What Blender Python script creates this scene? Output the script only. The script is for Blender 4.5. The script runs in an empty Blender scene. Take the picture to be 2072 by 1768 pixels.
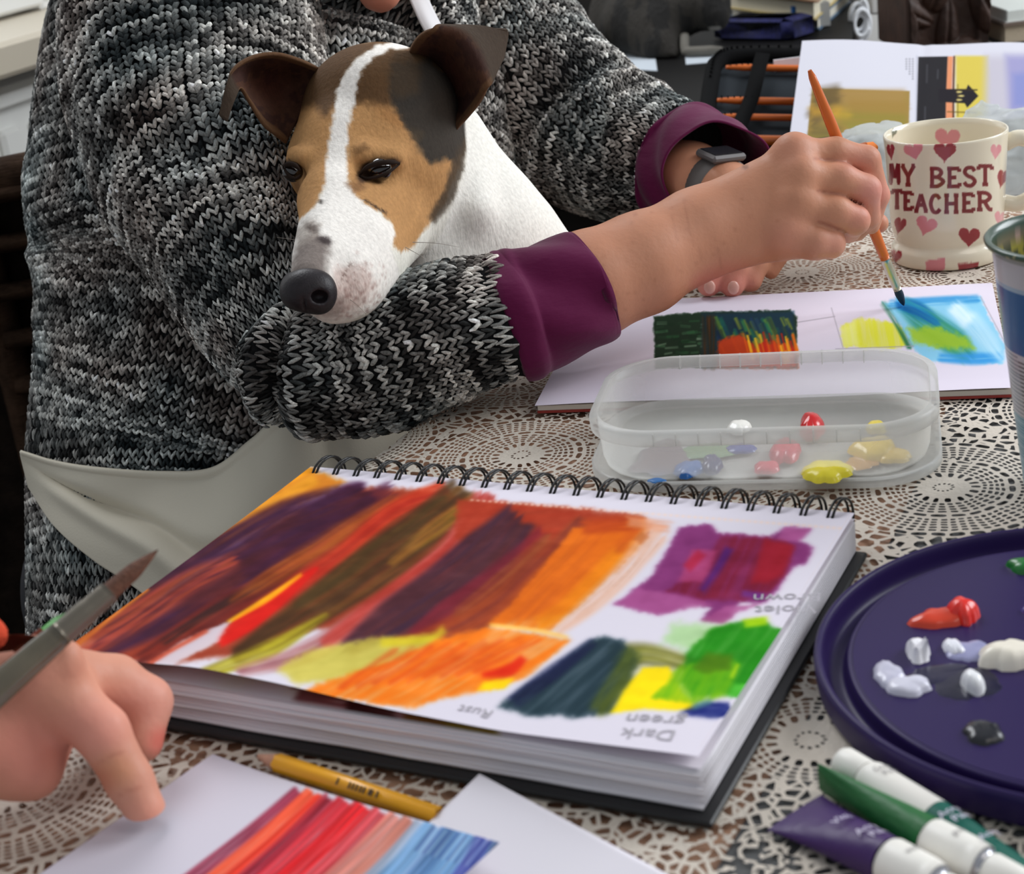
import bpy, math, random
import numpy as np
from mathutils import Vector, Matrix

SC = bpy.context.scene
COL = SC.collection
RNG = np.random.default_rng(7)
random.seed(7)

# ------------------------------------------------------------------ camera
F, PIT, CAMH, ROLL = 3232.5, 0.375985, 0.34118, -0.126504   # focal length in pixels (2072 wide), pitch, height over the table, roll
cam_d = bpy.data.cameras.new('camera'); cam = bpy.data.objects.new('camera', cam_d); COL.objects.link(cam)
cam_d.sensor_fit = 'HORIZONTAL'; cam_d.sensor_width = 36.0; cam_d.lens = 36.0 * F / 2072.0
cam_d.clip_start = 0.02; cam_d.clip_end = 60
_fwd = Vector((0, math.cos(PIT), -math.sin(PIT))); _up0 = Vector((0, math.sin(PIT), math.cos(PIT))); _rt0 = Vector((1, 0, 0))
_rt = _rt0 * math.cos(ROLL) + _up0 * math.sin(ROLL); _up = _up0 * math.cos(ROLL) - _rt0 * math.sin(ROLL)
M = Matrix.Identity(4)
for i in range(3):
    M[i][0] = _rt[i]; M[i][1] = _up[i]; M[i][2] = -_fwd[i]
M[2][3] = CAMH
cam.matrix_world = M
cam_d.dof.use_dof = True; cam_d.dof.focus_distance = 0.97; cam_d.dof.aperture_fstop = 15.0
SC.camera = cam

# ------------------------------------------------------------------ light and exposure
SC.view_settings.view_transform = 'Standard'; SC.view_settings.look = 'None'
SC.view_settings.gamma = 1; SC.view_settings.exposure = 0.0; SC.view_settings.use_curve_mapping = False
world = bpy.data.worlds.new('room_light'); SC.world = world; world.use_nodes = True
world.node_tree.nodes['Background'].inputs[0].default_value = (0.86, 0.93, 1.0, 1)
world.node_tree.nodes['Background'].inputs[1].default_value = 0.42

def area(name, loc, target, sx, sy, power, color):
    d = bpy.data.lights.new(name, 'AREA'); d.shape = 'RECTANGLE'; d.size = sx; d.size_y = sy; d.energy = power; d.color = color
    o = bpy.data.objects.new(name, d); COL.objects.link(o); o.location = loc
    o.rotation_euler = (Vector(target) - Vector(loc)).to_track_quat('-Z', 'Y').to_euler(); return o
area('window_light', (2.3, 1.35, 1.25), (0.15, 0.95, 0), 1.3, 1.2, 52, (0.92, 0.96, 1.0))
area('side_window_light', (-0.7, 2.5, 1.9), (-0.1, 0.9, 0), 1.2, 1.0, 34, (0.95, 0.97, 1.0))
area('upper_right_light', (1.3, -0.1, 1.6), (0.1, 0.9, 0), 1.0, 1.0, 6, (1.0, 0.92, 0.84))  # weak warm area light, high to the right of the camera

# ------------------------------------------------------------------ helpers
CR, SR, CP, SP = math.cos(ROLL), math.sin(ROLL), math.cos(PIT), math.sin(PIT)
def ray(u, v):
    du, dv = u - 1036.0, v - 884.0
    a = du * CR + dv * SR; b = -du * SR + dv * CR
    x = a / F; up = -b / F
    return np.array([x, CP + up * SP, -SP + up * CP])
def W(u, v, d):
    return ray(u, v) * d + np.array([0, 0, CAMH])
def Z(u, v, z=0.0):
    r = ray(u, v); return r * ((z - CAMH) / r[2]) + np.array([0, 0, CAMH])
def PX(P):
    P = np.asarray(P, dtype=float); x, y, z = P[..., 0], P[..., 1], P[..., 2] - CAMH
    dep = y * CP - z * SP; up = y * SP + z * CP
    a = F * x / dep; b = -F * up / dep
    return np.stack([1036 + a * CR - b * SR, 884 + a * SR + b * CR], -1)
def s2l(c):
    c = np.asarray(c, dtype=float) / 255.0
    return np.where(c <= 0.04045, c / 12.92, ((c + 0.055) / 1.055) ** 2.4)
def rgb(r, g, b, k=1.0):
    return tuple(float(x) * k for x in s2l((r, g, b))) + (1.0,)

def tag(o, label=None, cat=None, group=None, kind=None):
    if label: o['label'] = label
    if cat: o['category'] = cat
    if group: o['group'] = group
    if kind: o['kind'] = kind
    return o
def empty(name, loc, label=None, cat=None, group=None):
    o = bpy.data.objects.new(name, None); COL.objects.link(o); o.location = tuple(float(x) for x in loc)
    o.empty_display_size = 0.02
    return tag(o, label, cat, group)
def mesh_obj(name, V, Fs, mat=None, parent=None, smooth=True, colors=None, uv=None):
    V = np.asarray(V, dtype=np.float64)
    me = bpy.data.meshes.new(name)
    if isinstance(Fs, np.ndarray):
        n = len(Fs); k = Fs.shape[1]
        me.vertices.add(len(V)); me.vertices.foreach_set('co', V.astype(np.float32).ravel())
        me.loops.add(n * k); me.loops.foreach_set('vertex_index', Fs.astype(np.int32).ravel())
        me.polygons.add(n); me.polygons.foreach_set('loop_start', np.arange(0, n * k, k, dtype=np.int32))
        try: me.polygons.foreach_set('loop_total', np.full(n, k, dtype=np.int32))
        except Exception: pass
        me.update(calc_edges=True); me.validate()
    else:
        me.from_pydata([tuple(map(float, v)) for v in V], [], Fs); me.update()
    if smooth: me.polygons.foreach_set('use_smooth', [True] * len(me.polygons))
    if colors is not None:
        at = me.color_attributes.new('col', 'FLOAT_COLOR', 'POINT')
        c = np.ones((len(V), 4), dtype=np.float32); c[:, :3] = colors; at.data.foreach_set('color', c.ravel())
    if uv is not None:
        ul = me.uv_layers.new(name='UVMap'); li = np.zeros(len(me.loops), dtype=np.int32); me.loops.foreach_get('vertex_index', li)
        ul.data.foreach_set('uv', np.asarray(uv, dtype=np.float32)[li].ravel())
    if mat: me.materials.append(mat)
    o = bpy.data.objects.new(name, me); COL.objects.link(o)
    if parent is not None:
        o.parent = parent; pl = parent.location; o.location = (0, 0, 0)
        o.matrix_parent_inverse = Matrix.Translation(-Vector(pl)) if parent.parent is None else (Matrix.Identity(4))
    return o
def child_shift(parent):
    return np.array(parent.location)
def base(o, p):
    """move the origin of a mesh object to world point p"""
    p = Vector([float(x) for x in p]); o.data.transform(Matrix.Translation(-p)); o.location = p; return o

# materials --------------------------------------------------------
def mat(name, color=(0.8, 0.8, 0.8, 1), rough=0.5, metal=0, vcol=False, bump=None, noise=None, trans=0, spec=0.5, sss=0, coat=0, alpha=1, sheen=0, ior=1.45):
    m = bpy.data.materials.new(name); m.use_nodes = True; nt = m.node_tree; b = nt.nodes['Principled BSDF']
    b.inputs['Base Color'].default_value = color; b.inputs['Roughness'].default_value = rough; b.inputs['Metallic'].default_value = metal
    b.inputs['Specular IOR Level'].default_value = spec; b.inputs['IOR'].default_value = ior
    if trans: b.inputs['Transmission Weight'].default_value = trans
    if coat: b.inputs['Coat Weight'].default_value = coat; b.inputs['Coat Roughness'].default_value = 0.1
    if sss: b.inputs['Subsurface Weight'].default_value = sss; b.inputs['Subsurface Radius'].default_value = (0.012, 0.005, 0.003); b.inputs['Subsurface Scale'].default_value = 0.6
    if alpha < 1: b.inputs['Alpha'].default_value = alpha
    if sheen: b.inputs['Sheen Weight'].default_value = sheen; b.inputs['Sheen Roughness'].default_value = 0.5
    src = None
    if vcol:
        a = nt.nodes.new('ShaderNodeVertexColor'); a.layer_name = 'col'; src = a.outputs['Color']
    tc = nt.nodes.new('ShaderNodeTexCoord')
    if noise:
        sc, amt = noise[:2]
        n = nt.nodes.new('ShaderNodeTexNoise'); n.inputs['Scale'].default_value = sc; n.inputs['Detail'].default_value = 5
        nt.links.new(tc.outputs['Object'], n.inputs['Vector'])
        if len(noise) > 2:
            mp = nt.nodes.new('ShaderNodeMapping'); mp.inputs['Scale'].default_value = noise[2]; nt.links.new(tc.outputs['Object'], mp.inputs['Vector']); nt.links.new(mp.outputs[0], n.inputs['Vector'])
        r = nt.nodes.new('ShaderNodeMapRange'); r.inputs['From Min'].default_value = 0.3; r.inputs['From Max'].default_value = 0.7; r.inputs['To Min'].default_value = 1 - amt; r.inputs['To Max'].default_value = 1 + amt
        nt.links.new(n.outputs['Fac'], r.inputs['Value'])
        mx = nt.nodes.new('ShaderNodeVectorMath'); mx.operation = 'SCALE'
        if src is not None: nt.links.new(src, mx.inputs[0])
        else: mx.inputs[0].default_value = color[:3]
        nt.links.new(r.outputs[0], mx.inputs['Scale']); src = mx.outputs[0]
    if src is not None: nt.links.new(src, b.inputs['Base Color'])
    if bump:
        sc, st, dist = bump[:3]
        n = nt.nodes.new('ShaderNodeTexNoise'); n.inputs['Scale'].default_value = sc; n.inputs['Detail'].default_value = 4
        if len(bump) > 3:
            mp = nt.nodes.new('ShaderNodeMapping'); mp.inputs['Scale'].default_value = bump[3]; nt.links.new(tc.outputs['Object'], mp.inputs['Vector']); nt.links.new(mp.outputs[0], n.inputs['Vector'])
        else: nt.links.new(tc.outputs['Object'], n.inputs['Vector'])
        bp = nt.nodes.new('ShaderNodeBump'); bp.inputs['Strength'].default_value = st; bp.inputs['Distance'].default_value = dist
        nt.links.new(n.outputs['Fac'], bp.inputs['Height']); nt.links.new(bp.outputs[0], b.inputs['Normal'])
    return m

# numpy noise -------------------------------------------------------
_perm = np.random.default_rng(3).random((64, 64, 16)).astype(np.float32)
def vnoise(x, y, z=0.0):
    x = np.asarray(x, dtype=float); y = np.asarray(y, dtype=float); z = np.zeros_like(x) + z
    xi = np.floor(x).astype(int); yi = np.floor(y).astype(int); zi = np.floor(z).astype(int)
    fx = x - xi; fy = y - yi; fz = z - zi
    fx = fx * fx * (3 - 2 * fx); fy = fy * fy * (3 - 2 * fy); fz = fz * fz * (3 - 2 * fz)
    g = lambda a, b, c: _perm[a % 64, b % 64, c % 16]
    l = lambda a, b, t: a + (b - a) * t
    return l(l(l(g(xi, yi, zi), g(xi + 1, yi, zi), fx), l(g(xi, yi + 1, zi), g(xi + 1, yi + 1, zi), fx), fy),
             l(l(g(xi, yi, zi + 1), g(xi + 1, yi, zi + 1), fx), l(g(xi, yi + 1, zi + 1), g(xi + 1, yi + 1, zi + 1), fx), fy), fz)
def fbm(x, y, z=0.0, o=3):
    s = 0; a = 1; t = 0
    for i in range(o):
        s = s + a * vnoise(x * 2 ** i + 7 * i, y * 2 ** i + 3 * i, z * 2 ** i); t += a; a *= .5
    return s / t
def sstep(a, b, x):
    t = np.clip((x - a) / (b - a), 0, 1); return t * t * (3 - 2 * t)

# grids, tubes, lofts ----------------------------------------------
def gridfaces(nu, nv, wrapu=False, off=0):
    iu = np.arange(nu if wrapu else nu - 1); iv = np.arange(nv - 1)
    A, B = np.meshgrid(iu, iv, indexing='ij'); A = A.ravel(); B = B.ravel(); A2 = (A + 1) % nu
    return np.stack([A * nv + B, A2 * nv + B, A2 * nv + B + 1, A * nv + B + 1], 1) + off
def catmull(P, n, closed=False):
    """smooth resample of rows of P (k, m) to n rows"""
    P = np.asarray(P, dtype=float); k = len(P)
    if closed:
        Q = np.concatenate([P[-1:], P, P[:2]]); t = np.linspace(0, k, n, endpoint=False)
    else:
        Q = np.concatenate([2 * P[:1] - P[1:2], P, 2 * P[-1:] - P[-2:-1]]); t = np.linspace(0, k - 1, n)
    i = np.minimum(t.astype(int), (k if closed else k - 1) - 1); f = (t - i).reshape((-1,) + (1,) * (P.ndim - 1))
    p0, p1, p2, p3 = Q[i], Q[i + 1], Q[i + 2], Q[i + 3]
    return .5 * ((2 * p1) + (-p0 + p2) * f + (2 * p0 - 5 * p1 + 4 * p2 - p3) * f * f + (-p0 + 3 * p1 - 3 * p2 + p3) * f ** 3)
def surf(net, nu, nv):
    """control net (a, b, 3) -> smooth grid (nu, nv, 3)"""
    net = np.asarray(net, dtype=float); A = catmull(net, nu); return catmull(A.transpose(1, 0, 2), nv).transpose(1, 0, 2)
def frames(C):
    T = np.gradient(C, axis=0); T /= np.linalg.norm(T, axis=1)[:, None] + 1e-12
    n = np.cross(T[0], [0.31, 0.2, 0.93]); n /= np.linalg.norm(n); N = [n]
    for i in range(1, len(C)):
        n = N[-1] - T[i] * np.dot(N[-1], T[i]); n /= np.linalg.norm(n); N.append(n)
    N = np.array(N); return T, N, np.cross(T, N)
def tube(C, R, ns=12, cap=True, flat=1.0):
    C = np.asarray(C, dtype=float); R = np.zeros(len(C)) + R; T, N, B = frames(C)
    a = np.linspace(0, 2 * np.pi, ns, endpoint=False)
    V = C[None] + (np.cos(a)[:, None, None] * N[None] + flat * np.sin(a)[:, None, None] * B[None]) * R[None, :, None]
    n = len(C); Fq = [list(map(int, f)) for f in gridfaces(ns, n, True)]
    if cap: Fq.append([i * n for i in range(ns)][::1]); Fq.append([i * n + n - 1 for i in range(ns)][::-1])
    return V.reshape(-1, 3), Fq
def tube_obj(name, C, R, m, parent=None, ns=12, cap=True, flat=1.0):
    V, Fq = tube(C, R, ns, cap, flat); return mesh_obj(name, V, Fq, m, parent)
def join(parts):
    V = []; Fq = []; o = 0
    for v, f in parts:
        V.append(np.asarray(v, dtype=float)); Fq += [[int(i) + o for i in q] for q in f]; o += len(v)
    return np.concatenate(V), Fq
def box(c, s, ax=None, bev=0.0):
    """box centre c, half sizes s, axes ax (3x3 rows)"""
    ax = np.eye(3) if ax is None else np.asarray(ax); c = np.asarray(c, dtype=float); s = np.asarray(s, dtype=float)
    if bev <= 0:
        V = [c + ax.T @ (np.array([i, j, k]) * s) for i in (-1, 1) for j in (-1, 1) for k in (-1, 1)]
        return np.array(V), [[0, 1, 3, 2], [4, 6, 7, 5], [0, 4, 5, 1], [2, 3, 7, 6], [0, 2, 6, 4], [1, 5, 7, 3]]
    V = []; idx = {}
    for i in (-1, 1):
        for j in (-1, 1):
            for k in (-1, 1):
                for a in range(3):
                    q = np.array([i, j, k]) * (s - bev); q[a] = np.array([i, j, k])[a] * s[a]
                    idx[(i, j, k, a)] = len(V); V.append(c + ax.T @ q)
    Fq = []
    for a in range(3):
        b, d = (a + 1) % 3, (a + 2) % 3
        for sg in (-1, 1):
            q = []
            for (x, y) in ((-1, -1), (1, -1), (1, 1), (-1, 1)):
                t = [0, 0, 0]; t[a] = sg; t[b] = x; t[d] = y; q.append(idx[(*t, a)])
            Fq.append(q if sg > 0 else q[::-1])
        for x in (-1, 1):
            for y in (-1, 1):
                t0 = [0, 0, 0]; t0[b] = x; t0[d] = y; t1 = list(t0); t0[a] = -1; t1[a] = 1
                q = [idx[(*t0, b)], idx[(*t1, b)], idx[(*t1, d)], idx[(*t0, d)]]
                Fq.append(q if x * y > 0 else q[::-1])
    for i in (-1, 1):
        for j in (-1, 1):
            for k in (-1, 1):
                q = [idx[(i, j, k, 0)], idx[(i, j, k, 1)], idx[(i, j, k, 2)]]
                Fq.append(q if i * j * k > 0 else q[::-1])
    return np.array(V), Fq
def box_obj(name, c, s, m, parent=None, ax=None, bev=0.0):
    V, Fq = box(c, s, ax, bev); return mesh_obj(name, V, Fq, m, parent, smooth=False)
def rotz(a): return np.array([[math.cos(a), math.sin(a), 0], [-math.sin(a), math.cos(a), 0], [0, 0, 1]])
def lathe(prof, n=64, c=(0, 0, 0), closed=False):
    prof = np.asarray(prof, dtype=float); a = np.linspace(0, 2 * np.pi, n, endpoint=False)
    V = np.stack([c[0] + prof[None, :, 0] * np.cos(a)[:, None], c[1] + prof[None, :, 0] * np.sin(a)[:, None], c[2] + prof[None, :, 1] + 0 * a[:, None]], -1)
    return V.reshape(-1, 3), [list(map(int, f)) for f in gridfaces(n, len(prof), True)]
def sheet(G, th):
    """closed thin slab from grid G (nu,nv,3); th thickness downward along the normal"""
    nu, nv = G.shape[:2]; dx = np.gradient(G, axis=0); dy = np.gradient(G, axis=1); N = np.cross(dx, dy); N /= np.linalg.norm(N, axis=2)[..., None] + 1e-12
    B = G - N * th; V = np.concatenate([G.reshape(-1, 3), B.reshape(-1, 3)]); f = gridfaces(nu, nv); g = f[:, ::-1] + nu * nv; n = nu * nv
    i = np.arange(nu); j = np.arange(nv); E = []
    for idx in (i[:] * nv, ):
        E.append(np.stack([idx[:-1], idx[1:], idx[1:] + n, idx[:-1] + n], 1)[:, ::-1]); k = idx + nv - 1; E.append(np.stack([k[:-1], k[1:], k[1:] + n, k[:-1] + n], 1))
    E.append(np.stack([j[:-1], j[1:], j[1:] + n, j[:-1] + n], 1)); k = j + (nu - 1) * nv; E.append(np.stack([k[:-1], k[1:], k[1:] + n, k[:-1] + n], 1)[:, ::-1])
    return V, np.concatenate([f, g] + E)

# painting on vertices: colours of flat pigment / fur patches ---------
class Canvas:
    def __init__(s, P, basec, white=1.0):
        s.u, s.v = P[..., 0].ravel(), P[..., 1].ravel(); s.c = np.zeros((len(s.u), 3)) + np.array(basec, dtype=float); s.w = white
    def _blend(s, m, a, col):
        a = a[:, None]; s.c[m] = s.c[m] * (1 - a) + np.asarray(col, dtype=float) * a
    def poly(s, pts, col, soft=3.0, alpha=1.0, rag=0.0, rs=8.0, streak=None):
        P = np.asarray(pts, dtype=float); pad = soft * 2 + rag * 2
        m = np.where((s.u > P[:, 0].min() - pad) & (s.u < P[:, 0].max() + pad) & (s.v > P[:, 1].min() - pad) & (s.v < P[:, 1].max() + pad))[0]
        if not len(m): return
        x, y = s.u[m], s.v[m]; d2 = np.full(len(m), 1e12); ins = np.zeros(len(m), bool)
        for i in range(len(P)):
            a, b = P[i], P[(i + 1) % len(P)]; ab = b - a; L = ab @ ab + 1e-9
            t = np.clip(((x - a[0]) * ab[0] + (y - a[1]) * ab[1]) / L, 0, 1)
            d2 = np.minimum(d2, (x - a[0] - t * ab[0]) ** 2 + (y - a[1] - t * ab[1]) ** 2)
            if a[1] != b[1]:
                cnd = ((a[1] > y) != (b[1] > y)) & (x < (b[0] - a[0]) * (y - a[1]) / (b[1] - a[1]) + a[0]); ins ^= cnd
        sd = np.sqrt(d2) * np.where(ins, 1, -1)
        if rag: sd = sd + (fbm(x / rs, y / rs) - .5) * 2 * rag
        al = sstep(-soft, soft, sd) * alpha
        if streak:
            ang, lw, ll, amt = streak; ca, sa = math.cos(ang), math.sin(ang)
            q = (-x * sa + y * ca) / lw; p = (x * ca + y * sa) / ll
            al = al * np.clip(1 - amt * 2 * sstep(.35, .8, fbm(p, q, 3.3)), 0, 1)
        s._blend(m, al, col)
    def stroke(s, pts, w, col, soft=3.0, alpha=1.0, streak=0.0, ends=0.0, seed=0.0, col2=None, lw=6.0, sm=True):
        P = np.asarray(pts, dtype=float)
        if len(P) > 2 and sm: P = catmull(P, len(P) * 4)
        w = np.interp(np.linspace(0, 1, len(P)), np.linspace(0, 1, len(np.atleast_1d(w))), np.atleast_1d(w)) / 2
        pad = w.max() + soft * 2 + ends
        m = np.where((s.u > P[:, 0].min() - pad) & (s.u < P[:, 0].max() + pad) & (s.v > P[:, 1].min() - pad) & (s.v < P[:, 1].max() + pad))[0]
        if not len(m): return
        x, y = s.u[m], s.v[m]; best = np.full(len(m), 1e12); sl = np.zeros(len(m)); sgn = np.zeros(len(m)); ww = np.zeros(len(m)) + w[0]
        cum = np.concatenate([[0], np.cumsum(np.linalg.norm(np.diff(P, axis=0), axis=1))]); LT = cum[-1]
        for i in range(len(P) - 1):
            a, b = P[i], P[i + 1]; ab = b - a; L = math.hypot(*ab) + 1e-9; tr = ((x - a[0]) * ab[0] + (y - a[1]) * ab[1]) / (L * L)
            lo = 0; hi = 1; t = np.clip(tr, lo, hi); dx = x - a[0] - t * ab[0]; dy = y - a[1] - t * ab[1]; d = dx * dx + dy * dy
            k = d < best; best[k] = d[k]; sl[k] = (cum[i] + (tr if (i == 0 or i == len(P) - 2) else t)[k] * L); sgn[k] = ((x - a[0]) * ab[1] - (y - a[1]) * ab[0])[k] / L
            ww[k] = (w[i] + (w[i + 1] - w[i]) * t)[k]
        across = sgn; d = np.abs(across); d = np.where((sl < 0) | (sl > LT), np.sqrt(best), d)
        e = soft + ends * 0
        nz = fbm(across / lw + seed * 9, sl / 90.0 + seed * 5, seed)
        al = sstep(-soft, soft, ww - d)
        rg = (vnoise(across / (lw * .8) + 11 * seed, sl * 0 + seed) - .5) * ends
        al = al * sstep(-soft, soft, sl + rg + ends * .3) * sstep(-soft, soft, LT - sl + rg + ends * .3)
        al = al * alpha * np.clip(1 - streak * 2.2 * sstep(.35, .95, nz), 0, 1)
        c = np.asarray(col, dtype=float)[None] + np.zeros((len(m), 3))
        if col2 is not None:
            t = sstep(.3, .7, fbm(across / (lw * 1.5) + 5 + seed, sl / 160.0 + 2, seed + 1))[:, None]; c = c * (1 - t) + np.asarray(col2, dtype=float) * t
        a = al[:, None]; s.c[m] = s.c[m] * (1 - a) + c * a
    def ell(s, cx, cy, rx, ry, col, soft=3.0, ang=0.0, alpha=1.0, rag=0.0, rs=8.0):
        R = max(rx, ry) + soft + rag; m = np.where((abs(s.u - cx) < R) & (abs(s.v - cy) < R))[0]
        if not len(m): return
        x, y = s.u[m] - cx, s.v[m] - cy; ca, sa = math.cos(ang), math.sin(ang); X = x * ca + y * sa; Y = -x * sa + y * ca
        d = (1 - np.sqrt((X / rx) ** 2 + (Y / ry) ** 2)) * min(rx, ry)
        if rag: d = d + (fbm(s.u[m] / rs, s.v[m] / rs, 1.7) - .5) * 2 * rag
        s._blend(m, sstep(-soft, soft, d) * alpha, col)
    def lin(s, g=1.0):
        q = s2l(np.clip(s.c, 0, 255)); return (q / .78) ** g * .78 * s.w

# signed-distance modelling ------------------------------------------
def smin(a, b, k):
    h = np.clip(.5 + .5 * (b - a) / k, 0, 1); return b * (1 - h) + a * h - k * h * (1 - h)
def smax(a, b, k): return -smin(-a, -b, k)
def cone(P, a, b, ra, rb):
    a = np.asarray(a, dtype=float); b = np.asarray(b, dtype=float); ab = b - a; L = ab @ ab + 1e-12
    t = np.clip((P - a) @ ab / L, 0, 1); return np.linalg.norm(P - a - t[:, None] * ab, axis=1) - (ra + (rb - ra) * t)
def ball(P, a, r): return np.linalg.norm(P - np.asarray(a, dtype=float), axis=1) - r
def ellip(P, c, r, R=None):
    Q = P - np.asarray(c, dtype=float)
    if R is not None: Q = Q @ np.asarray(R).T
    r = np.asarray(r, dtype=float); k0 = np.linalg.norm(Q / r, axis=1); k1 = np.linalg.norm(Q / (r * r), axis=1) + 1e-9; return k0 * (k0 - 1) / k1
def nets(fn, lo, hi, h, far=4):
    """surface nets of fn(P)->distance inside the box; coarse-to-fine"""
    lo = np.asarray(lo, dtype=float); n = (np.ceil((np.asarray(hi) - lo) / (h * far)).astype(int)) * far
    cn = n // far + 1
    gx, gy, gz = [lo[i] + np.arange(cn[i]) * h * far for i in range(3)]
    X = np.stack(np.meshgrid(gx, gy, gz, indexing='ij'), -1).reshape(-1, 3); Dc = fn(X).reshape(cn)
    D = np.repeat(np.repeat(np.repeat(Dc, far, 0), far, 1), far, 2)[:n[0] + 1, :n[1] + 1, :n[2] + 1]
    near = np.abs(D) < h * far * 1.9
    idx = np.argwhere(near); D = D.copy(); D[near] = fn(lo + idx * h)
    ins = D < 0; S = ins.astype(np.int8)
    c = sum(S[i:i + n[0], j:j + n[1], k:k + n[2]] for i in (0, 1) for j in (0, 1) for k in (0, 1))
    act = (c > 0) & (c < 8); ci = np.argwhere(act); vid = -np.ones(n, dtype=np.int64); vid[tuple(ci.T)] = np.arange(len(ci))
    acc = np.zeros((len(ci), 3)); cnt = np.zeros(len(ci))
    corners = [(i, j, k) for i in (0, 1) for j in (0, 1) for k in (0, 1)]
    for a in corners:
        for ax in range(3):
            if a[ax]: continue
            b = list(a); b[ax] = 1; da = D[ci[:, 0] + a[0], ci[:, 1] + a[1], ci[:, 2] + a[2]]; db = D[ci[:, 0] + b[0], ci[:, 1] + b[1], ci[:, 2] + b[2]]
            k = (da < 0) != (db < 0); t = np.where(k, da / np.where(k, da - db, 1), 0)
            p = np.array(a, dtype=float)[None] + 0 * acc; p[:, ax] += t; acc += p * k[:, None]; cnt += k
    V = lo + (ci + acc / cnt[:, None]) * h
    Fs = []
    for ax in range(3):
        o = [(1, 2), (2, 0), (0, 1)][ax]
        sl0 = [slice(1, n[i]) for i in range(3)]; sl0[ax] = slice(0, n[ax]); sl1 = list(sl0); sl1[ax] = slice(1, n[ax] + 1)
        A = ins[tuple(sl0)]; B = ins[tuple(sl1)]; e = np.argwhere(A != B); off = np.array([1, 1, 1]); off[ax] = 0; e2 = e + off
        q = []
        for (x, y) in ((-1, -1), (0, -1), (0, 0), (-1, 0)):
            t = e2.copy(); t[:, o[0]] += x; t[:, o[1]] += y; q.append(vid[t[:, 0], t[:, 1], t[:, 2]])
        q = np.stack(q, 1); fl = A[tuple(e.T)]; q[~fl] = q[~fl][:, ::-1]; Fs.append(q)
    return V, np.concatenate(Fs)
def text_mesh(name, s, M4, size, m, parent=None, ext=0.0001, bold=0.0):
    """letters as a flat mesh placed by the 4x4 matrix"""
    cu = bpy.data.curves.new(name, 'FONT'); cu.body = s; cu.size = size; cu.extrude = ext; cu.offset = bold; cu.align_x = 'CENTER'; cu.align_y = 'CENTER'; cu.resolution_u = 3
    o = bpy.data.objects.new(name, cu); COL.objects.link(o); dg = bpy.context.evaluated_depsgraph_get(); me = bpy.data.meshes.new_from_object(o.evaluated_get(dg)); bpy.data.objects.remove(o)
    V = np.array([v.co[:] for v in me.vertices]) if len(me.vertices) else np.zeros((0, 3)); Fq = [list(p.vertices) for p in me.polygons]; bpy.data.meshes.remove(me)
    if callable(M4): V2 = M4(V)
    else: V2 = V @ np.array(M4)[:3, :3].T + np.array(M4)[:3, 3]
    return mesh_obj(name, V2, Fq, m, parent, smooth=False)
# ================================================================== ROOM AND TABLE
TA = -0.4987
E1 = np.array([-0.0293, 0.9553]); EX = np.array([math.cos(TA), math.sin(TA)]); EY = np.array([-math.sin(TA), math.cos(TA)])
def L(x, y, z=0.0):
    p = E1 + EX * x + EY * y; return np.array([p[0], p[1], z])
AXT = np.array([[EX[0], EX[1], 0], [EY[0], EY[1], 0], [0, 0, 1]])

m_floor = mat('floor_boards', rgb(92, 74, 58), 0.5, noise=(3, .25, (1, 12, 1)))
o = box_obj('floor', (0.3, 1.2, -0.775), (3.2, 2.6, 0.025), m_floor); tag(o, kind='structure')
m_wall = mat('wall_paint', rgb(226, 224, 220), 0.8, bump=(90, .1, .002))
o = box_obj('wall_back', (1.0, 2.98, 0.45), (2.6, 0.03, 1.2), m_wall); tag(o, kind='structure')

P1 = W(0, 95, 2.2); P2 = Z(100, 66, P1[2]); dW = (P2 - P1); dW /= np.linalg.norm(dW); nW = np.array([dW[1], -dW[0], 0.0])
if nW @ (np.array([0, 0, 0]) - P1) < 0: nW = -nW
AXW = np.array([dW, nW, [0, 0, 1.0]]); zs = P1[2]
def LW(a, b, z): return P1 + dW * a + nW * b + np.array([0, 0, z - P1[2]])
o = box_obj('wall_left', LW(0.25, -0.16, (zs - 0.75) / 2 - .02), (1.2, 0.04, (zs + .75) / 2 - .02), m_wall, ax=AXW); tag(o, kind='structure')
m_sill = mat('sill_paint', rgb(196, 186, 168), 0.45)
o = box_obj('trim_1', LW(0.25, -0.02, zs - .0), (1.2, 0.13, 0.022), m_sill, ax=AXW, bev=.006); tag(o, kind='structure')
m_day = bpy.data.materials.new('daylight'); m_day.use_nodes = True; b_ = m_day.node_tree.nodes['Principled BSDF']
b_.inputs['Base Color'].default_value = (0, 0, 0, 1); b_.inputs['Emission Color'].default_value = (0.97, 1, 1, 1); b_.inputs['Emission Strength'].default_value = 1.05
o = box_obj('window_1', LW(0.25, -0.14, zs + .52), (1.15, 0.01, .48), m_day, ax=AXW); tag(o, kind='structure')
m_frame = mat('window_frame_white', rgb(235, 235, 232), 0.4)
for k, (a, z, sa, sz) in enumerate([(.25, zs + .05, 1.18, .022), (.25, zs + 1.0, 1.18, .03), (-.9, zs + .52, .03, .5), (.25, zs + .52, .03, .5), (1.4, zs + .52, .03, .5)]):
    box_obj('window_frame', LW(a, -.105, z), (sa, .03, sz), m_frame, o, ax=AXW, bev=.005)
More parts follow.
